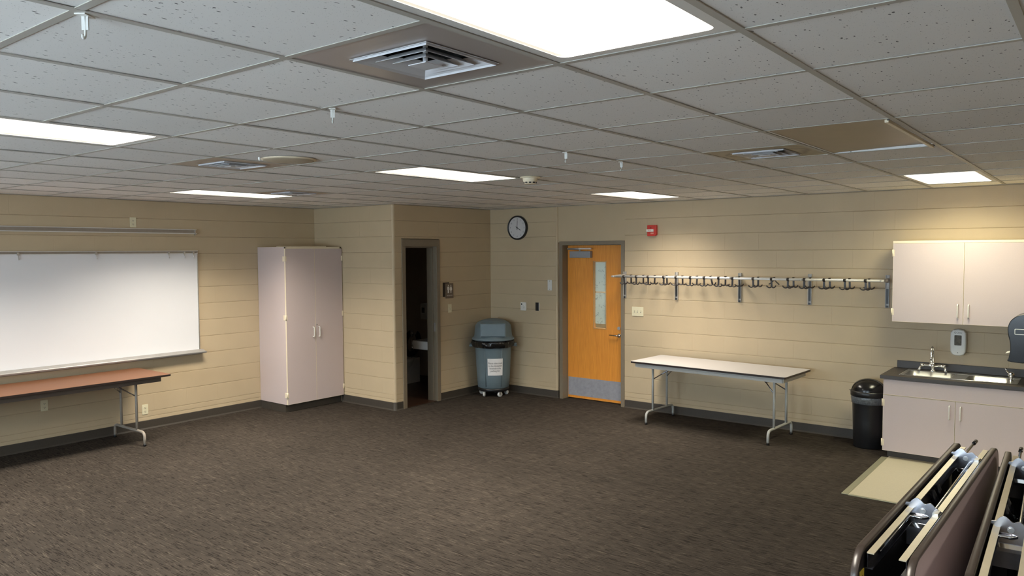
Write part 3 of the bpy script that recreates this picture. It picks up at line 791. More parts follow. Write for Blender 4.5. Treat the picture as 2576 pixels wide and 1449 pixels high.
vs = []
for yy in (-.01, .012):
    vs += [(.185*cos(a), yy, .21+.22*sin(a)) for a in AA]+[(.105*cos(a), yy, .21+.135*sin(a)) for a in AA]
fs = []
for i in range(NS-1):
    fs += [(i, i+1, NS+i+1, NS+i), (2*NS+i, 2*NS+i+1, 3*NS+i+1, 3*NS+i), (i, i+1, 2*NS+i+1, 2*NS+i), (NS+i, NS+i+1, 3*NS+i+1, 3*NS+i)]
fs += [(0, NS, 3*NS, 2*NS), (NS-1, 2*NS-1, 4*NS-1, 3*NS-1)]
mb.add(vs, fs)
mb.build('seat', M['black'], t, (0,-.12,.405), (radians(-14), 0, 0))
mb = MB(); mb.cyl((0,-.06,.39),(0,-.06,.75),.014,12); mb.cyl((0,-.06,.75),(0,-.02,.75),.014,12); mb.cyl((0,-.06,.72),(0,-.06,.80),.028,14); mb.cyl((0,-.06,.76),(.09,-.06,.76),.008,10); mb.build('flush_valve', M['chrome'], t)
t = empty('wall_sink', (7.80, YB+.147, .54), pi, 'white wall hung sink inside the dark restroom', 'sink')
mb = MB(); mb.prism(rrect(.46, .40, .04, 4, 0, -.205), 'z', .13, .25); mb.build('basin', M['porcelain'], t, bevel=.012, bseg=3)
mb = MB(); mb.prism([(-.004,.13),(-.20,.13),(-.004,-.08)], 'x', -.05, .05); mb.build('bracket', M['porcelain'], t)
mb = MB(); mb.tube(fillet([(0,-.06,.25),(0,-.06,.33),(0,-.18,.33),(0,-.18,.30)], .04), .012, 10); mb.build('tap', M['chrome'], t)
t = empty('soap_dispenser', (8.519, 8.34, 1.115), -pi/2, 'soap dispenser on the restroom wall above the sink', 'dispenser')
mb = MB(); mb.prism(rrect(.13, .25, .03, 4), 'y', -.10, 0); mb.build('body', M['grey_pl'], t, bevel=.01)
mb = MB(); mb.box(-.03, .03, -.103, -.10, -.02, .06); mb.build('window', M['soapwin'], t)

# ---------------------------------------------------------------- grey trash can
tx, ty = 8.325, 6.868
RZ = math.atan2(ty, tx) + pi/2   # its front (-y local) turned to the room
t = empty('trash_can', (tx, ty, 0), RZ-pi+pi/2*0+pi, 'slate blue dome top trash can on casters in the corner', 'trash can')
t.rotation_euler = (0, 0, math.atan2(-tx, ty) + pi*0 + .0)
t.rotation_euler = (0, 0, -(pi/2 - math.atan2(ty, tx)))
mb = MB(); prof = [(0,.115),(.205,.115),(.222,.13),(.235,.30),(.256,.70),(.268,.735),(.285,.738),(.287,.765),(.272,.770),(.262,.76),(.25,.70),(.20,.20),(0,.18)]
mb.lathe(prof, 48); body = mb.build('body', M['binblue'], t)
for a in range(8):
    pass
mb = MB()
for s_ in (-1, 1):
    a0 = 0 if s_ > 0 else pi
    pts = [(s_*.268, -.075, .715), (s_*.318, -.06, .705), (s_*.335, 0, .70), (s_*.318, .06, .705), (s_*.268, .075, .715)]
    mb = MB(); mb.tube(fillet(pts, .03), .012, 8); mb.cbox((s_*.298, 0, .73), (.07, .15, .014)); mb.build('handle', M['binblue'], t, bevel=.003)
mb = MB()
rib = MB()
for a in (-62, -118, 20, 160, 90): 
    aa = radians(a); rib.tube([(.226*cos(aa), .226*sin(aa), .15), (.258*cos(aa), .258*sin(aa), .70)], .008, 6)
rib.build('rib', M['binblue'], t)
bagseed = [random.uniform(-1, 1) for _ in range(40)]
def wob(a, z): return .030*sin(7*a+z*30)+.018*sin(13*a+2+z*50)+.012*sin(29*a)
mb = MB(); mb.lathe([(.268,.775),(.292,.79),(.300,.76),(.302,.725),(.290,.70),(.270,.69)], 96, wob=wob); mb.build('bin_liner', M['binliner'], t, label='crumpled black bin liner')
mb = MB(); mb.lathe([(.292,.792),(.300,.797),(.300,.815),(.280,.826),(.268,.850),(.262,.90),(.258,.960),(.250,.995),(.228,1.028),(.17,1.062),(.09,1.084),(0,1.092)], 48)
mb.build('dome_lid', M['binblue'], t)
mb = MB()
vs = []
hh = [(.877, .263), (1.015, .240)]
nn = 8
for (z, r) in hh:
    for k in range(nn+1):
        a = radians(-90-47+94*k/nn); vs.append(((r+.002)*cos(a)*.98, (-.262 if True else 0), z))
# flat push flap on a small hood
mb.box(-.165, .165, -.283, -.262, .862, 1.032); mb.build('flap', M['binflap'], t, bevel=.006)
mb = MB(); mb.box(-.178, .178, -.276, -.10, .850, 1.042); mb.build('hood', M['binblue'], t, bevel=.012, bseg=3)
mb = MB(); mb.lathe([(0,.075),(.21,.075),(.222,.085),(.222,.118),(.21,.122),(0,.122)], 40); mb.build('dolly', M['black'], t)
def caster(parent, x, y, rz, r=.036, mw=None):
    g = MB(); g.lathe([(0,-.012),(r,-.012),(r,.012),(0,.012)], 20, (0,0,r), axis='y')
    f_ = MB(); f_.box(-.016, .016, -.019, -.015, r-.005, .080); f_.box(-.016, .016, .015, .019, r-.005, .080); f_.box(-.02, .02, -.02, .02, .074, .080)
    ca = f_.build('caster', M['alu'], parent, (x, y, 0), (0,0,rz)); g.build('wheel', mw or M['grey_pl'], ca)
for k in range(5):
    a = radians(-90+18+72*k+10); caster(t, .185*cos(a), .185*sin(a), a+pi/2+.5*k)
# paper note (its own thing), bent round the can
nb = empty('paper_note', (tx, ty, .47), 0, 'white paper note with four lines of text taped on the trash can', 'note')
nb.rotation_euler = t.rotation_euler
RN = .2525
def warp(co, r=RN+.0012, ph=radians(-90+6)):
    a = ph + co.x/r; z = co.y
    return Vector((( r+ (z*.047))*cos(a), (r+(z*.047))*sin(a), z))
g = MB(); nx, nz_ = 12, 6; vs = []
for i in range(nx+1):
    for j in range(nz_+1):
        vs.append(warp(Vector((-.108+.216*i/nx, -.118+.236*j/nz_, 0)), RN))
g.add(vs, [(i*(nz_+1)+j, (i+1)*(nz_+1)+j, (i+1)*(nz_+1)+j+1, i*(nz_+1)+j+1) for i in range(nx) for j in range(nz_)], True)
g.build('sheet', M['paper'], nb, (0, 0, -.04))
text_mesh('note_text', 'Please take trash\nto the dumpster\nlocated in the\nparking lot.', .034, M['ink'], nb, (0, 0, -.04), (0,0,0), warp=lambda c: warp(c+Vector((0, 0, 0)), RN+.0015), sx=.86)

# ---------------------------------------------------------------- clock and wall plates on the back wall
RB = -pi/2      # local -y -> world -x
t = empty('wall_clock', (XW-.001, 6.668, 2.367), RB, 'round black rimmed wall clock showing four o clock', 'clock')
mb = MB(); mb.lathe([(.150,-.030),(.160,-.045),(.171,-.036),(.172,0),(.150,0)], 56, axis='y'); mb.build('rim', M['black'], t)
mb = MB(); mb.lathe([(0,-.026),(.152,-.026),(.152,-.002),(0,-.002)], 56, axis='y', smooth=False); mb.build('dial', M['clockface'], t)
for k in range(1, 13):
    a = radians(90-30*k)
    text_mesh('numeral', str(k), .030, M['ink'], t, (.122*cos(a), -.0268, .122*sin(a)), (pi/2, 0, 0))
def hand(name, ang, L, w, y):
    mb = MB(); mb.cbox((0, 0, L/2-.015), (w, .0012, L+.03)); return mb.build(name, M['black'], t, (0, y, 0), (0, radians(ang), 0))
hand('minute_hand', 2, .105, .006, -.0285); hand('hour_hand', 121, .068, .008, -.0275)
mb = MB(); mb.cyl((0,-.032,0),(0,-.026,0),.008,14); mb.build('hub', M['black'], t)

def bplate(name, y, z, w, h, m, label, cat, kids, th=.006):
    return plate_thing(name, (XW-.001, y, z), RB, w, h, m, label, cat, kids, th=th)
bplate('wall_plate', 6.12, 1.562, .072, .145, M['grey_pl'], 'blank light grey wall plate right of the thermostat and closest to the door', 'wall plate', [('screw', lambda q: (q.cyl((0,-.008,.058),(0,-.005,.058),.004,8), q.cyl((0,-.008,-.058),(0,-.005,-.058),.004,8)), M['darkchrome'])])
bplate('thermostat', 6.575, 1.25, .095, .117, M['white_pl'], 'white thermostat with a round knob below the clock', 'thermostat', [('knob', lambda q: q.lathe([(0,-.034),(.016,-.034),(.019,-.03),(.020,-.018),(0,-.018)], 20, (.004,0,-.006), axis='y'), M['white_pl']), ('sensor_dot', lambda q: q.lathe([(0,-.020),(.011,-.020),(.011,-.018),(0,-.018)], 16, (-.026,0,.032), axis='y'), M['black'])], th=.018)
bplate('wall_switch', 6.337, 1.255, .060, .116, M['black'], 'narrow dark brown wall switch right of the thermostat', 'wall switch', [('screw', lambda q: (q.cyl((0,-.008,.04),(0,-.005,.04),.005,8), q.cyl((0,-.008,-.04),(0,-.005,-.04),.005,8)), M['darkchrome']), ('side_trim', lambda q: q.box(.030, .038, -.010, 0, -.058, .058), M['grey_pl'])])
bplate('light_switch', 4.75, 1.257, .165, .118, M['ivory'], 'ivory triple light switch right of the wooden door', 'light switch', [('toggle', toggles(3), M['ivory']), ('slot', slotsw(3), M['hose'])])
t = empty('fire_alarm', (XW-.001, 4.535, 2.282), RB, 'red fire alarm pull station with a white handle', 'fire alarm')
mb = MB(); mb.prism([(-.062,.068),(.062,.068),(.062,-.052),(.044,-.068),(-.062,-.068)], 'y', -.045, 0); mb.build('box', M['red'], t, bevel=.006)
mb = MB(); mb.box(-.066, .032, -.062, -.044, -.014, .016); mb.build('pull_handle', M['white_pl'], t, bevel=.003)
text_mesh('alarm_text', 'PULL', .022, M['red'], t, (-.016, -.0632, .001), (pi/2, 0, 0))
mb = MB(); mb.box(-.012, .030, -.0465, -.045, -.042, -.024); mb.build('marking', mat('pale_red_mark', (.75, .30, .22), .5), t)
mb = MB(); mb.cyl((-.008,-.047,.034),(-.008,-.044,.034),.006,10); mb.build('lock', M['tmold'], t)

# ---------------------------------------------------------------- wooden door
XD = 8.783      # leaf face
t = empty('door_1', (XW, 5.4475, 0), RB, kind='structure')
# local x = -world y offset ; local y = +world x
def ly(y): return -(y-5.4475)
mb = MB()
a0, a1 = ly(5.957), ly(4.940); f0, f1 = ly(5.905), ly(4.990)
mb.box(a0, f0, -.012, .20, 0, 2.163); mb.box(f1, a1, -.012, .20, 0, 2.163); mb.box(f0, f1, -.012, .20, 2.112, 2.163)
mb.box(f0, f0+.014, XD-XW+.046, .20, 0, 2.112); mb.box(f1-.014, f1, XD-XW+.046, .20, 0, 2.112); mb.box(f0, f1, XD-XW+.046, .20, 2.098, 2.112)
mb.build('door_frame', M['frame'], t, bevel=.002)
dy = XD-XW; g0, g1 = ly(5.49), ly(5.285); z0, z1 = .985, 1.895
lf = MB()
lf.box(f0+.003, g0, dy, dy+.044, .012, 2.108); lf.box(g1, f1-.003, dy, dy+.044, .012, 2.108); lf.box(g0, g1, dy, dy+.044, .012, z0); lf.box(g0, g1, dy, dy+.044, z1, 2.108)
leaf = lf.build('door_leaf', M['oak'], t)
mb = MB()
for (a, b, c_, d) in ((g0, g1, z0, z0+.012), (g0, g1, z1-.012, z1), (g0, g0+.012, z0, z1), (g1-.012, g1, z0, z1)): mb.box(a, b, dy-.004, dy+.046, c_, d)
mb.build('vision_trim', mat('pale_oak_bead', (.66, .36, .14), .4, mottle=.05), leaf, bevel=.002)
mb = MB(); mb.box(g0+.012, g1-.012, dy+.022, dy+.027, z0+.012, z1-.012); mb.build('glass', M['glass'], leaf)
mb = MB(); mb.box(f0+.008, f1-.008, dy-.0015, dy, .045, .297); mb.build('kick_plate', mat('dull_kick_plate', (.36, .36, .39), .45, metal=.2, mottle=.12, mscale=30), leaf)
mb = MB(); mb.cyl((0,0,0),(0,-.012,0),.026,24); mb.tube(fillet([(0,-.01,0),(0,-.055,0),(-.120,-.055,.002)], .015), [.012]*8+[.009], 12); mb.build('lever_handle', M['chrome'], leaf, (ly(5.088), dy, .915))
mb = MB(); mb.cyl((0,0,0),(0,-.012,0),.022,20); mb.cyl((0,-.012,0),(0,-.016,0),.012,16); mb.build('deadbolt', M['steel'], leaf, (ly(5.092), dy, 1.010))
cl = MB(); cl.box(-.165, .165, -.068, -.006, -.045, .045); clo = cl.build('door_closer', mat('grey_closer_cover', (.27, .28, .30), .4, metal=.3, mottle=.04), leaf, (ly(5.665), dy, 1.985), bevel=.004)
mb = MB(); mb.cyl((-.02,-.035,.045),(-.02,-.035,.068),.012,10); mb.tube([(-.02,-.035,.066),(-.17,-.10,.070)], .008, 8); mb.tube([(-.17,-.10,.074),(.19,-.06,.078)], .009, 8); mb.cbox((0,-.08,.078), (.38, .016, .018)); mb.build('closer_arm', M['alu'], clo)
# sheets posted behind the vision glass
for (za, zb_, lab) in ((1.487, 1.880, 'upper pale sheet behind the door glass'), (1.052, 1.468, 'lower sheet with a drawing behind the door glass')):
    mb = MB(); mb.box(XD+.0285, XD+.0295, 5.298, 5.477, za, zb_); tag(mb.build('posted_sheet', M['doorpaper']), lab, 'paper')
# corridor behind the door
mb = MB(); mb.box(10.4, 10.5, 3.2, 7.6, 0, 2.9); mb.box(8.9, 10.5, 7.5, 7.6, 0, 2.9); mb.box(8.9, 10.5, 3.2, 3.3, 0, 2.9); S(mb.build('wall_corridor', M['wall']))
lt = light_fixture  # unseen corridor lamp below is added to brighten the view through the glass
t = empty('ceiling_light', (9.7, 5.4, CEIL-.05), pi/2, 'unseen ceiling light added to brighten the corridor behind the wooden door', 'ceiling light')
mb = MB(); mb.box(-.6, .6, -.15, .15, .012, .06); mb.build('housing', M['whitemetal'], t)
mb = MB(); mb.box(-.58, .58, -.13, .13, .0, .011); mb.build('lens', emis('corridor_fill_lens', (1, .97, .85), 50), t)

# ---------------------------------------------------------------- coat rack
ZR = 1.712; XF, XBk = 8.370, 8.550
t = empty('coat_rack', (XW, 3.38, ZR), RB, 'long double rail coat rack with black hooks on the back wall', 'coat rack')
def lyr(y): return -(y-3.38)
for y in (4.932, 4.208, 3.406, 2.612, 1.827):
    mb = MB(); x = lyr(y)
    mb.box(x-.020, x+.020, -.008, 0, 1.425-ZR, 1.765-ZR); mb.box(x-.020, x-.014, -.022, -.008, 1.425-ZR, 1.765-ZR); mb.box(x+.014, x+.020, -.022, -.008, 1.425-ZR, 1.765-ZR)
    br = mb.build('bracket', M['galv'], t)
    mb = MB(); mb.prism([(-.01,-.028),(-.01,.020),(XF-XW-.03,.012),(XF-XW-.024,-.009)], 'x', x-.008, x+.008); mb.build('arm', M['railwhite'], br, bevel=.002)
    mb = MB(); mb.box(x-.012, x+.012, -.0115, -.008, 1.465-ZR, 1.62-ZR); mb.build('slot', M['black'], br)
    mb = MB(); mb.box(x-.013, x+.013, -.024, -.006, 1.428-ZR, 1.447-ZR); mb.build('foot_plug', M['black'], br)
for xr in (XF, XBk):
    mb = MB(); mb.tube([(lyr(4.955 if xr == XF else 4.945), xr-XW, 0), (lyr(1.80), xr-XW, 0)], .0135, 14)
    mb.build('rail', M['railwhite'], t)
mb = MB(); mb.tube([(lyr(4.932), XBk-XW, 0), (lyr(4.945), XF-XW+.05, 0), (lyr(4.96), XF-XW-.012, 0)], [.019,.015,.006], 12); mb.build('rail_end', M['railwhite'], t)
# hook stations, picked along the rack
fu = (4.807,4.625,4.463,4.255,4.098,3.905,3.735,3.555,3.390,3.160,2.955,2.770,2.590,2.385,2.185,1.985)
def hook_mesh():
    mb = MB()
    mb.lathe([(.0138,-.012),(.018,-.012),(.018,.012),(.0138,.012),(.0138,-.012)], 16, axis='x')
    mb.cbox((0, 0, -.052), (.019, .008, .078))
    for s_ in (-1, 1):
        pts = fillet([(0, 0, -.084), (s_*.018, -.006, -.095), (s_*.040, -.010, -.088), (s_*.052, -.014, -.070)], .02, 5)
        mb.tube(pts, [.0070]*(len(pts)-1)+[.0055], 8)
    return mb
h0 = hook_mesh().build('hook', M['blackhook'], t)
first = True
for k, y in enumerate(fu):
    for fr in (0, 1):
        if first: o = h0; first = False
        else: o = h0.copy(); COL.objects.link(o); o.parent = t
        dyk = random.uniform(-.006, .006)
        o.location = (lyr(y*8.370/8.40)+(dyk if fr == 0 else -dyk+.0), (XF if fr == 0 else XBk)-XW, 0)
        tilt = random.uniform(-.05, .05)
        if (k, fr) == (6, 1): tilt = -.25
        if (k, fr) == (3, 1): o.location.x -= .045
        if (k, fr) == (10, 1): tilt = 2.6; 
        o.rotation_euler = (random.uniform(-.06, .06), tilt if abs(tilt) < 1 else 0, 0)
        if abs(tilt) > 1:       # one hook swung back so that only its two prongs hang below the rail
            q = MB(); q.lathe([(.0138,-.012),(.018,-.012),(.018,.012),(.0138,.012),(.0138,-.012)], 16, axis='x')
            q.tube([(-.058,-.01,-.066),(-.03,.0,-.044),(0,.006,-.016),(.03,.0,-.044),(.058,-.01,-.066)], .006, 8); q.build('hook', M['blackhook'], t, (o.location.x-.02, o.location.y, 0)); bpy.data.objects.remove(o)

# ---------------------------------------------------------------- kitchen
KY0, KY1 = .50, 1.722       # cabinet ends in y
XC = 8.06                   # base cabinet front
t = empty('base_cabinet', (XW, (KY0+KY1)/2, 0), RB, 'mauve grey base cabinet with two doors under the kitchen counter', 'cabinet')
kw = (KY1-KY0)/2; kd = XW-XC
mb = MB(); mb.box(-kw, kw, -kd, -.004, .075, .10); mb.box(-kw, -kw+.019, -kd, -.004, .10, .775); mb.box(kw-.019, kw, -kd, -.004, .10, .775); mb.box(-kw+.019, kw-.019, -.016, -.004, .10, .775); mb.box(-kw+.019, kw-.019, -kd, -kd+.019, .62, .775)
mb.build('carcass', M['lamin'], t)
mb = MB(); mb.box(-kw+.03, kw, -kd+.065, -.004, 0, .075); mb.build('toe_kick', M['base'], t)
mb = MB(); mb.box(-kw+.002, kw, -kd-.018, -kd-.001, .628, .772); mb.build('false_front', M['lamin'], t)
mb = MB(); mb.box(-kw+.001, kw, -kd-.0188, -kd-.0005, .6245, .628); mb.build('edge_strip', M['cream'], t)
split = -(1.106-(KY0+KY1)/2)
cab_door(t, -kw, split, .075, .622, -kd, -1, (.155, .545), .515, None, split-.045)
cab_door(t, split, kw, .075, .622, -kd, 1, (.155, .545), .515, None, split+.045)
t = empty('countertop', (XW, (KY0+KY1)/2, .778), RB, 'charcoal laminate countertop with a backsplash strip', 'countertop')
cwd = kw+.028
sx0, sx1 = -(1.598-(KY0+KY1)/2), -(.640-(KY0+KY1)/2)
CT = .035
# counter with an opening for the sink
SY0, SY1 = -.525, -.098
mb = MB(); mb.box(-cwd, cwd, -.635, SY0+.015, 0, CT); mb.box(-cwd, cwd, SY1-.015, -.004, 0, CT); mb.box(-cwd, sx0+.015, SY0+.015, SY1-.015, 0, CT); mb.box(sx1-.015, cwd, SY0+.015, SY1-.015, 0, CT)
mb.build('slab', M['dkgrey_lam'], t, bevel=.003)
mb = MB(); mb.box(-cwd+.03, cwd, -.024, -.004, CT, CT+.075); mb.build('backsplash', M['dkgrey_lam'], t, bevel=.003)
t = empty('kitchen_sink', (XW, (KY0+KY1)/2, .778+CT+.0005), RB, 'stainless steel double bowl sink set in the charcoal counter', 'sink')
b1 = (sx0+.03, sx0+.03+.40); b2 = (sx1-.05-.36, sx1-.075)
by0, by1 = SY0+.03, SY1-.075
def rim():
    mb = MB(); z = .0025
    xs = [sx0, b1[0], b1[1], b2[0], b2[1], sx1]
    mb.box(sx0, sx1, SY0, by0, 0, z+.001); mb.box(sx0, sx1, by1, SY1, 0, z+.001)
    for a, b in ((sx0, b1[0]), (b1[1], b2[0]), (b2[1], sx1)): mb.box(a, b, by0, by1, 0, z)
    return mb
rim().build('deck', M['steel'], t, bevel=.001)
mb = MB(); mb.tube([(sx0,SY0,.002),(sx1,SY0,.002),(sx1,SY1,.002),(sx0,SY1,.002),(sx0,SY0,.002)], .0035, 8); mb.build('rim', M['steel'], t)
for b_ in (b1, b2):
    mb = MB(); dpt = -.165; r = .05
    top = rrect(b_[1]-b_[0], by1-by0, r, 6, (b_[0]+b_[1])/2, (by0+by1)/2); bot = rrect(b_[1]-b_[0]-.04, by1-by0-.04, r, 6, (b_[0]+b_[1])/2, (by0+by1)/2)
    n = len(top)
    vs = [(p[0], p[1], .0025) for p in top]+[(p[0], p[1], dpt+.03) for p in top]+[(p[0], p[1], dpt) for p in bot]
    mb.add(vs, [(r_*n+a, r_*n+(a+1) % n, r_*n+n+(a+1) % n, r_*n+n+a) for r_ in range(2) for a in range(n)], True); mb.add(vs[2*n:], [tuple(range(n))])
    bo = mb.build('bowl', M['steel'], t)
    so = bo.modifiers.new('sheet', 'SOLIDIFY'); so.thickness = .0012; so.offset = 0
    mb = MB(); mb.cyl(((b_[0]+b_[1])/2, (by0+by1)/2, dpt+.001), ((b_[0]+b_[1])/2, (by0+by1)/2, dpt+.004), .04, 20); mb.build('drain', M['darkchrome'], bo)
# faucet
fx = -(1.372-(KY0+KY1)/2); fy = SY1-.038; FB = .0035
t2 = empty('kitchen_faucet', (XW+fy, (KY0+KY1)/2-fx, .778+CT+FB+.0005), RB, 'tall chrome gooseneck faucet with two lever handles', 'faucet')
mb = MB(); mb.lathe([(.028,0),(.028,.006),(.018,.015),(.015,.03),(.020,.045),(.024,.06),(.016,.075),(.011,.09),(0,.095)], 20); mb.tube(fillet([(-.095,0,.058),(-.05,0,.062),(0,0,.052),(.05,0,.062),(.095,0,.058)], .02), .012, 12); mb.build('body', M['chrome'], t2)
mb = MB(); pts = [(0,0,.08),(0,0,.20)]
for k in range(11):
    a = pi-pi*k/10; pts.append((0, -.055-.055*cos(a)*1, .225+.055*sin(a)))
pts = [(0,0,.08),(0,0,.19)]+[(0, -.055+.055*cos(pi*k/12), .20+.055*sin(pi*k/12)) for k in range(13)]+[(0,-.11,.17),(0,-.11,.135)]
mb.tube(pts, [.0075]*(len(pts)-2)+[.0095,.0105], 12); mb.build('spout', M['chrome'], t2)
mb = MB(); mb.cyl((0,-.11,.175),(0,-.11,.10),.0125,16); mb.cyl((0,-.11,.10),(0,-.11,.092),.016,16); mb.build('spray_head', M['chrome'], t2)
for s_ in (-1, 1):
    mb = MB(); mb.cyl((s_*.082,0,.058),(s_*.112,0,.058),.016,14); mb.tube([(s_*.100,-.004,.062),(s_*.112,-.03,.035),(s_*.118,-.045,-.002+.012)], [.008,.010,.012], 10); mb.build('lever', M['chrome'], t2)
# small bubbler tap at the right end
t2 = empty('bubbler_tap', (XW-.325, .703, .778+CT+.0040), RB, 'small chrome bubbler tap at the right end of the sink', 'tap')
mb = MB(); mb.lathe([(.022,0),(.022,.006),(.012,.010),(.012,.035),(.026,.045),(.028,.06),(.018,.075),(0,.082)], 20); mb.build('body', M['chrome'], t2)
mb = MB(); mb.tube([(0,0,.06),(-.030,-.02,.085),(-.045,-.03,.12)], [.006,.006,.008], 10); mb.build('push_lever', M['chrome'], t2)

# upper cabinet
UX = 8.333; ud = XW-UX; UZ0, UZ1 = 1.315, 2.115; U0, U1 = .50, 1.715
t = empty('wall_cabinet', (XW, (U0+U1)/2, UZ0), RB, 'mauve grey wall cabinet with two doors above the sink', 'cabinet')
uw = (U1-U0)/2; uh = UZ1-UZ0
mb = MB(); mb.box(-uw, uw, -ud+.02, -.004, 0, .018); mb.box(-uw, -uw+.018, -ud+.02, -.004, .018, uh-.02); mb.box(uw-.018, uw, -ud+.02, -.004, .018, uh-.02); mb.box(-uw, uw, -ud+.02, -.004, uh-.02, uh-.002); mb.box(-uw+.018, uw-.018, -.012, -.004, .018, uh-.02)
mb.build('carcass', M['lamin'], t)
mb = MB(); mb.box(-uw, uw, -ud+.018, -.004, uh-.002, uh); mb.box(-uw, uw, -ud+.0, -ud+.02, uh-.024, uh); mb.build('edge_banding', M['cream'], t)
us = -(1.098-(U0+U1)/2)
cab_door(t, -uw, us, -.002, uh-.024, -ud+.019, -1, (.095, uh-.12), .125, None, us-.045)
cab_door(t, us, uw, -.002, uh-.024, -ud+.019, 1, (.095, uh-.12), .125, None, us+.045)
# soap dispenser
t = empty('soap_dispenser', (XW-.001, 1.168, 1.115), RB, 'white wall soap dispenser with a smoked window above the sink', 'soap dispenser')
pl = [(-.066,-.09),(-.05,-.118),(-.02,-.130),(.02,-.130),(.05,-.118),(.066,-.09),(.069,.0),(.066,.095),(.045,.122),(0,.132),(-.045,.122),(-.066,.095),(-.069,.0)]
mb = MB(); mb.prism(pl, 'y', -.09, 0); mb.build('body', M['grey_pl'], t, bevel=.012, bseg=3)
mb = MB(); mb.prism(rrect(.062, .100, .006, 3, 0, .022), 'y', -.0925, -.089); mb.build('window', M['soapwin'], t)
text_mesh('logo', 'GOJO', .024, M['ink'], t, (0, -.0912, .096), (pi/2,0,0), sx=1.15)
mb = MB(); mb.prism([(-.006,-.104),(.006,-.104),(0,-.094)], 'y', -.0915, -.089); mb.build('marking', M['ink'], t)
# towel dispenser seen from its side, fixed on the niche return wall
t = empty('towel_dispenser', (8.20, .4705, 1.03), pi, 'glossy black paper towel dispenser at the right edge beside the wall cabinet', 'towel dispenser')
prof = [(0,.03),(0,.40),(-.06,.425),(-.12,.425),(-.18,.405),(-.225,.36),(-.243,.30),(-.240,.24),(-.225,.17),(-.222,.10),(-.232,.03),(-.235,.0),(-.12,-.01),(-.10,.015)]
sp_ = []
for k in range(1, 12):
    p0, p1, p2, p3 = [Vector(prof[q]) for q in (k-1, k, k+1, min(k+2, 12))]
    for q in range(4):
        u = q/4; sp_.append(tuple(.5*((2*p1)+(p2-p0)*u+(2*p0-5*p1+4*p2-p3)*u*u+(3*p1-p0-3*p2+p3)*u**3)))
mb = MB(); mb.prism([prof[0]]+sp_+[prof[12], prof[13]], 'x', -.15, .15); mb.build('cover', M['blackgloss'], t, bevel=.010, bseg=3)
mb = MB()
o_ = rrect(.085, .052, .008, 3, -.150, .268); i_ = rrect(.073, .040, .006, 3, -.150, .268); n = len(o_)
for sx_ in (1,):
    vs = [(sx_*.1515, p[0], p[1]) for p in o_]+[(sx_*.1515, p[0], p[1]) for p in i_]+[(sx_*.149, p[0], p[1]) for p in o_]+[(sx_*.149, p[0], p[1]) for p in i_]
    mb.add(vs, [(a, (a+1) % n, (a+1) % n+n, a+n) for a in range(n)]+[(a, (a+1) % n, (a+1) % n+2*n, a+2*n) for a in range(n)]+[(a+n, (a+1) % n+n, (a+1) % n+3*n, a+3*n) for a in range(n)])
mb.build('label_frame', M['grey_pl'], t)
mb = MB(); mb.add([(.07,-.225,.075),(.09,-.262,.062),(-.07,-.262,.062),(-.07,-.225,.075)], [(0,1,2,3)]); q = mb.build('towel_end', M['paper'], t); so = q.modifiers.new('sheet', 'SOLIDIFY'); so.thickness = .001

# black swing bin
t = empty('swing_bin', (8.42, 1.935, 0), RB-.25, 'black plastic bin with a domed swing lid beside the base cabinet', 'trash can')
mb = MB(); mb.lathe([(0,.004),(.135,.0),(.142,.01),(.150,.25),(.158,.50),(.163,.515),(.155,.52),(.150,.50),(.13,.02),(0,.02)], 40); mb.build('body', M['black'], t)
mb = MB(); mb.lathe([(.160,.455),(.166,.46),(.168,.50),(.170,.53),(.165,.54)], 72, wob=lambda a, z: .014*sin(9*a+z*90)+.008*sin(23*a)); mb.build('clear_liner', M['clearbag'], t, label='translucent bin liner edge')
mb = MB(); mb.lathe([(.168,.525),(.175,.53),(.176,.575),(.168,.585),(.160,.585)], 40); mb.build('lid_rim', M['black'], t)
mb = MB()
dome = [(.165*cos(a)+.0, .580+.125*sin(a)) for a in [radians(x) for x in range(0, 91, 9)]]
mb.lathe(dome, 40); dm = mb.build('dome_lid', M['blackgloss'], t)
mb = MB()
pts = []
for k in range(25):
    a = radians(-68+136*k/24)
    x = .168*sin(a); z = .580+.127*cos(a)*math.sqrt(max(0, 1-.0)); 
    yy = -.055+.05*sin(a*1.6)
    rad = math.sqrt(max(1e-6, 1-(x/.168)**2-(yy/.168)**2)); pts.append((x, yy, .580+.128*rad))
mb.tube(pts, .0025, 6); mb.build('flap_seam', M['black'], dm)

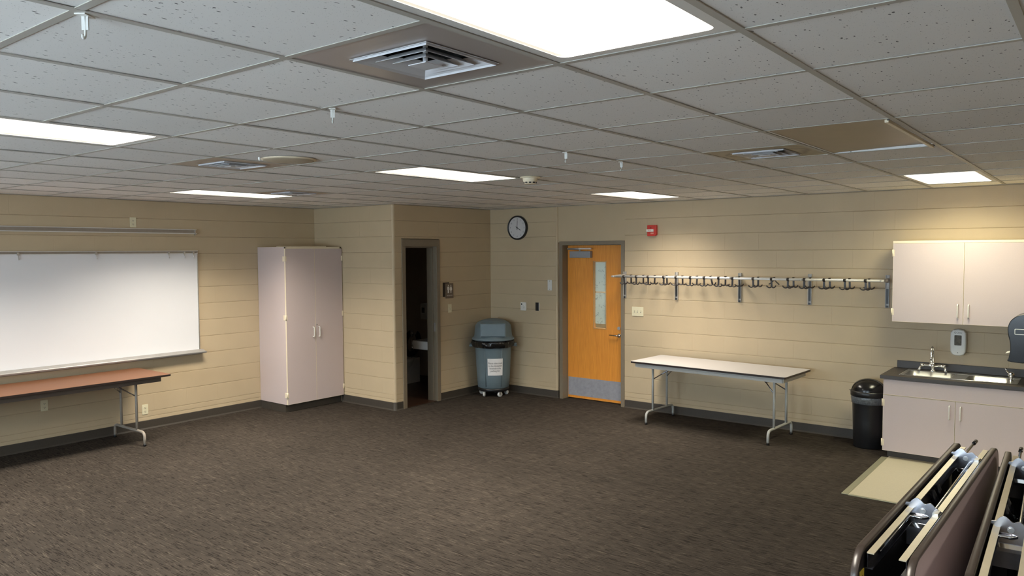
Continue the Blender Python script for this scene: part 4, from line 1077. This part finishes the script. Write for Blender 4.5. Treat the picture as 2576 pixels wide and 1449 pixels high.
# ---------------------------------------------------------------- folded mobile tables (bottom right)
def mobile_table(loc, rz, label):
    t = empty('mobile_folding_table', loc, rz, label, 'folded table', 'folded mobile tables parked on edge')
    ZT, ZB, HL = 1.24, .50, .77
    def leaf(s_):
        poly = rrect(2*HL-.012, ZT-ZB-.012, .075, 8, 0, (ZT+ZB)/2)
        mb = MB(); a, b = sorted((s_*.0745, s_*.0735)); mb.prism(poly, 'y', a, b); core = mb.build('tabletop_leaf', M['leaf'], t, label='mauve laminate top face')
        mb = MB(); a, b = sorted((s_*.0735, s_*.056)); mb.prism(poly, 'y', a, b); mb.build('underside', M['under'], core)
        o_ = rrect(2*HL, ZT-ZB, .081, 8, 0, (ZT+ZB)/2); i_ = poly; n = len(o_); mb = MB()
        ys = [(i_, .0752), (rrect(2*HL-.003, ZT-ZB-.003, .080, 8, 0, (ZT+ZB)/2), .0748), (o_, .072), (o_, .058), (rrect(2*HL-.003, ZT-ZB-.003, .080, 8, 0, (ZT+ZB)/2), .0555), (i_, .0550)]
        vs = [(p[0], s_*y, p[1]) for (pl_, y) in ys for p in pl_]
        mb.add(vs, [(r*n+k, r*n+(k+1) % n, (r+1)*n+(k+1) % n, (r+1)*n+k) for r in range(5) for k in range(n)], True)
        mb.build('edge_band', M['edge_gloss'], core)
    leaf(1); leaf(-1)
    for s_ in (-1, 1):
        mb = MB(); a, b = sorted((s_*.030, s_*.048))
        mb.box(-.71, .69, a, b, 1.226, 1.229); sr = mb.build('side_rail', M['rail'], t)
        mb = MB(); a2, b2 = sorted((s_*.046, s_*.048)); mb.box(-.705, .685, a2, b2, 1.185, 1.226); a3, b3 = sorted((s_*.034, s_*.0555)); mb.box(-.705, .685, a3, b3, 1.183, 1.186); mb.build('rail_web', M['blackpaint'], sr)
        mb = MB(); a, b = sorted((s_*.030, s_*.055)); mb.box(-.68, .68, a, b, .56, .60); mb.build('lower_rail', M['blackpaint'], t)
    # plated hinge brackets
    for xp in (-.25, .51):
        poly = [(.056,1.16),(.056,1.212),(.046,1.214),(.038,1.222),(.044,1.232),(.054,1.236),(.052,1.244),(.040,1.246)]
        for k in range(9): a = k/8; poly.append((.036-.030*a, 1.252+.010*sin(pi*a)))
        poly += [(.000,1.247)]
        for k in range(9): a = k/8; poly.append((-.004-.026*a, 1.247+.008*sin(pi*a)-.006*a))
        poly += [(-.045,1.232),(-.052,1.228),(-.052,1.16)]
        mb = MB(); mb.prism(poly, 'x', xp, xp+.004); hb = mb.build('hinge_plate', M['darkchrome'], t, label='shiny plated hinge plate')
        for v in hb.data.vertices: v.co.x += (v.co.z-1.20)*.05
        R = Matrix.Rotation(radians(15), 3, 'Y')
        mb = MB(); mb.cbox((xp-.004, .010, 1.178), (.003, .070, .013), R); mb.build('cross_strip', M['chrome'], hb)
        mb = MB(); mb.cbox((xp+.001, -.002, 1.140), (.003, .100, .056)); mb.build('cross_web', M['darkchrome'], hb)
        mb = MB(); mb.cyl((xp-.007,.004,1.226),(xp,.004,1.226),.0065,6); mb.cyl((xp-.002,.004,1.226),(xp,.004,1.226),.009,14); mb.build('bolt', M['steel'], hb)
        mb = MB(); mb.cbox((xp-.02,-.037,1.2325), (.040,.016,.008)); mb.build('rod_clip', M['steel'], hb)
        for s_ in (-1, 1):
            mb = MB(); x = xp+.02; mb.box(x, x+.004, min(s_*.012, s_*.052), max(s_*.012, s_*.052), 1.0, 1.16); mb.build('bracket_web', M['blackpaint'], hb)
    # lock rod with black grips
    mb = MB(); mb.tube(fillet([(-.57,.045,1.196),(-.262,.040,1.207),(-.262,-.004,1.207),(-.235,-.014,1.207),(.655,-.008,1.207),(.655,.030,1.207),(.95,.033,1.200)], .014, 5), .0056, 10); rod = mb.build('lock_rod', M['chrome'], t)
    mb = MB(); mb.cyl((-.60,.0455,1.195),(-.51,.044,1.198),.0068,10); mb.cyl((.90,.033,1.2005),(.965,.033,1.1995),.0075,10); mb.build('grip', M['blackgloss'], rod)
    # linkage arms, legs and base
    for xm in (.08, .16):
        for s_ in (-1, 1):
            mb = MB(); mb.tube([(xm, s_*.044, 1.20),(xm, s_*.016, 1.14)], .014, 10); mb.tube([(xm, s_*.016, 1.14),(xm, s_*.016, .62)], .012, 10)
            ar = mb.build('linkage_arm', M['blackpaint'], t)
            q = MB(); q.cyl((xm-.020, s_*.018, 1.148),(xm-.012, s_*.018, 1.148),.008,8); q.build('bolt', M['steel'], ar)
    for xm in (-.62, .62):
        mb = MB(); mb.box(xm-.018, xm+.018, -.018, .018, .12, 1.10); mb.box(xm-.018, xm+.018, -.24, .0, .09, .125) if False else mb.box(xm-.018, xm+.018, -.07, .07, .09, .125); mb.build('post', M['blackpaint'], t, bevel=.003)
        for s_ in (-1, 1): caster(t, xm, s_*.045, 0, .036, M['black'])
    mb = MB(); mb.box(-.62, .62, -.014, .014, .30, .335); mb.build('base_bar', M['blackpaint'], t)
    mb = MB(); mb.box(-.748, -.712, .0535, .0558, 1.125, 1.185); yl = mb.build('warning_label', M['sticker'], t, label='yellow warning label')
    mb = MB(); mb.box(-.736, -.724, .0528, .0536, 1.135, 1.17); mb.build('label_print', M['ink'], yl)
    return t
ta = mobile_table((2.872, .433, 0), -.021, 'folded mobile table left of the other one with its hinge gap open to view')
tb_ = mobile_table((2.842, .214, 0), .033, 'right hand folded mobile table cut by the right edge of the photo')

# ---------------------------------------------------------------- every separate piece is its own part
def split_loose(o):
    me = o.data; n = len(me.vertices); par = list(range(n))
    def find(a):
        while par[a] != a: par[a] = par[par[a]]; a = par[a]
        return a
    for e in me.edges:
        a, b = find(e.vertices[0]), find(e.vertices[1])
        if a != b: par[a] = b
    isl = {}
    for p in me.polygons: isl.setdefault(find(p.vertices[0]), []).append(p)
    if len(isl) < 2: return
    base = me; first = True; nm = o.name.split('.')[0]
    for ps in isl.values():
        ids = sorted({v for p in ps for v in p.vertices}); mp = {v: k for k, v in enumerate(ids)}
        m2 = bpy.data.meshes.new(nm); m2.from_pydata([base.vertices[v].co[:] for v in ids], [], [[mp[v] for v in p.vertices] for p in ps])
        for a, b in zip(m2.polygons, ps): a.use_smooth = b.use_smooth
        for mt in base.materials: m2.materials.append(mt)
        if first: o.data = m2; first = False
        else:
            q = o.copy(); q.data = m2; COL.objects.link(q)
            for ch in []: pass
SPLIT = ('side_frame', 'latch', 'slots', 'slot', 'toggle', 'screw', 'foot_cap', 'vent_slots', 'rail_lip', 'grip', 'side_rail', 'rib', 'strike_plate', 'baseboard_restroom', 'baseboard_back', 'cross_strip')
for o in list(bpy.data.objects):
    if o.type == 'MESH' and o.name.split('.')[0] in SPLIT and not o.children: split_loose(o)

# ---------------------------------------------------------------- world
w = bpy.data.worlds.new('daylight'); bpy.context.scene.world = w; w.use_nodes = True
bg = w.node_tree.nodes['Background']; bg.inputs[0].default_value = (.74, .85, 1., 1); bg.inputs[1].default_value = 24.0

# ---------------------------------------------------------------- camera
yaw, pitch, roll, f = 0.6647, -0.0484, -0.0060, 1925.5
F = Vector((cos(pitch)*cos(yaw), cos(pitch)*sin(yaw), sin(pitch))); R = Vector((sin(yaw), -cos(yaw), 0)); U = R.cross(F)
R2 = R*cos(roll)+U*sin(roll); U2 = -R*sin(roll)+U*cos(roll)
cam = bpy.data.cameras.new('camera'); co = bpy.data.objects.new('camera', cam); COL.objects.link(co)
m4 = Matrix((R2, U2, -F)).transposed().to_4x4(); m4.translation = Vector((0, 0, H)); co.matrix_world = m4
cam.sensor_width = 36; cam.sensor_fit = 'HORIZONTAL'; cam.lens = f*36/2576; cam.clip_start = .05
sc = bpy.context.scene; sc.camera = co
sc.view_settings.view_transform = 'Standard'; sc.view_settings.look = 'None'; sc.view_settings.gamma = 1; sc.view_settings.exposure = 0
try: sc.view_settings.use_curve_mapping = False
except Exception: pass
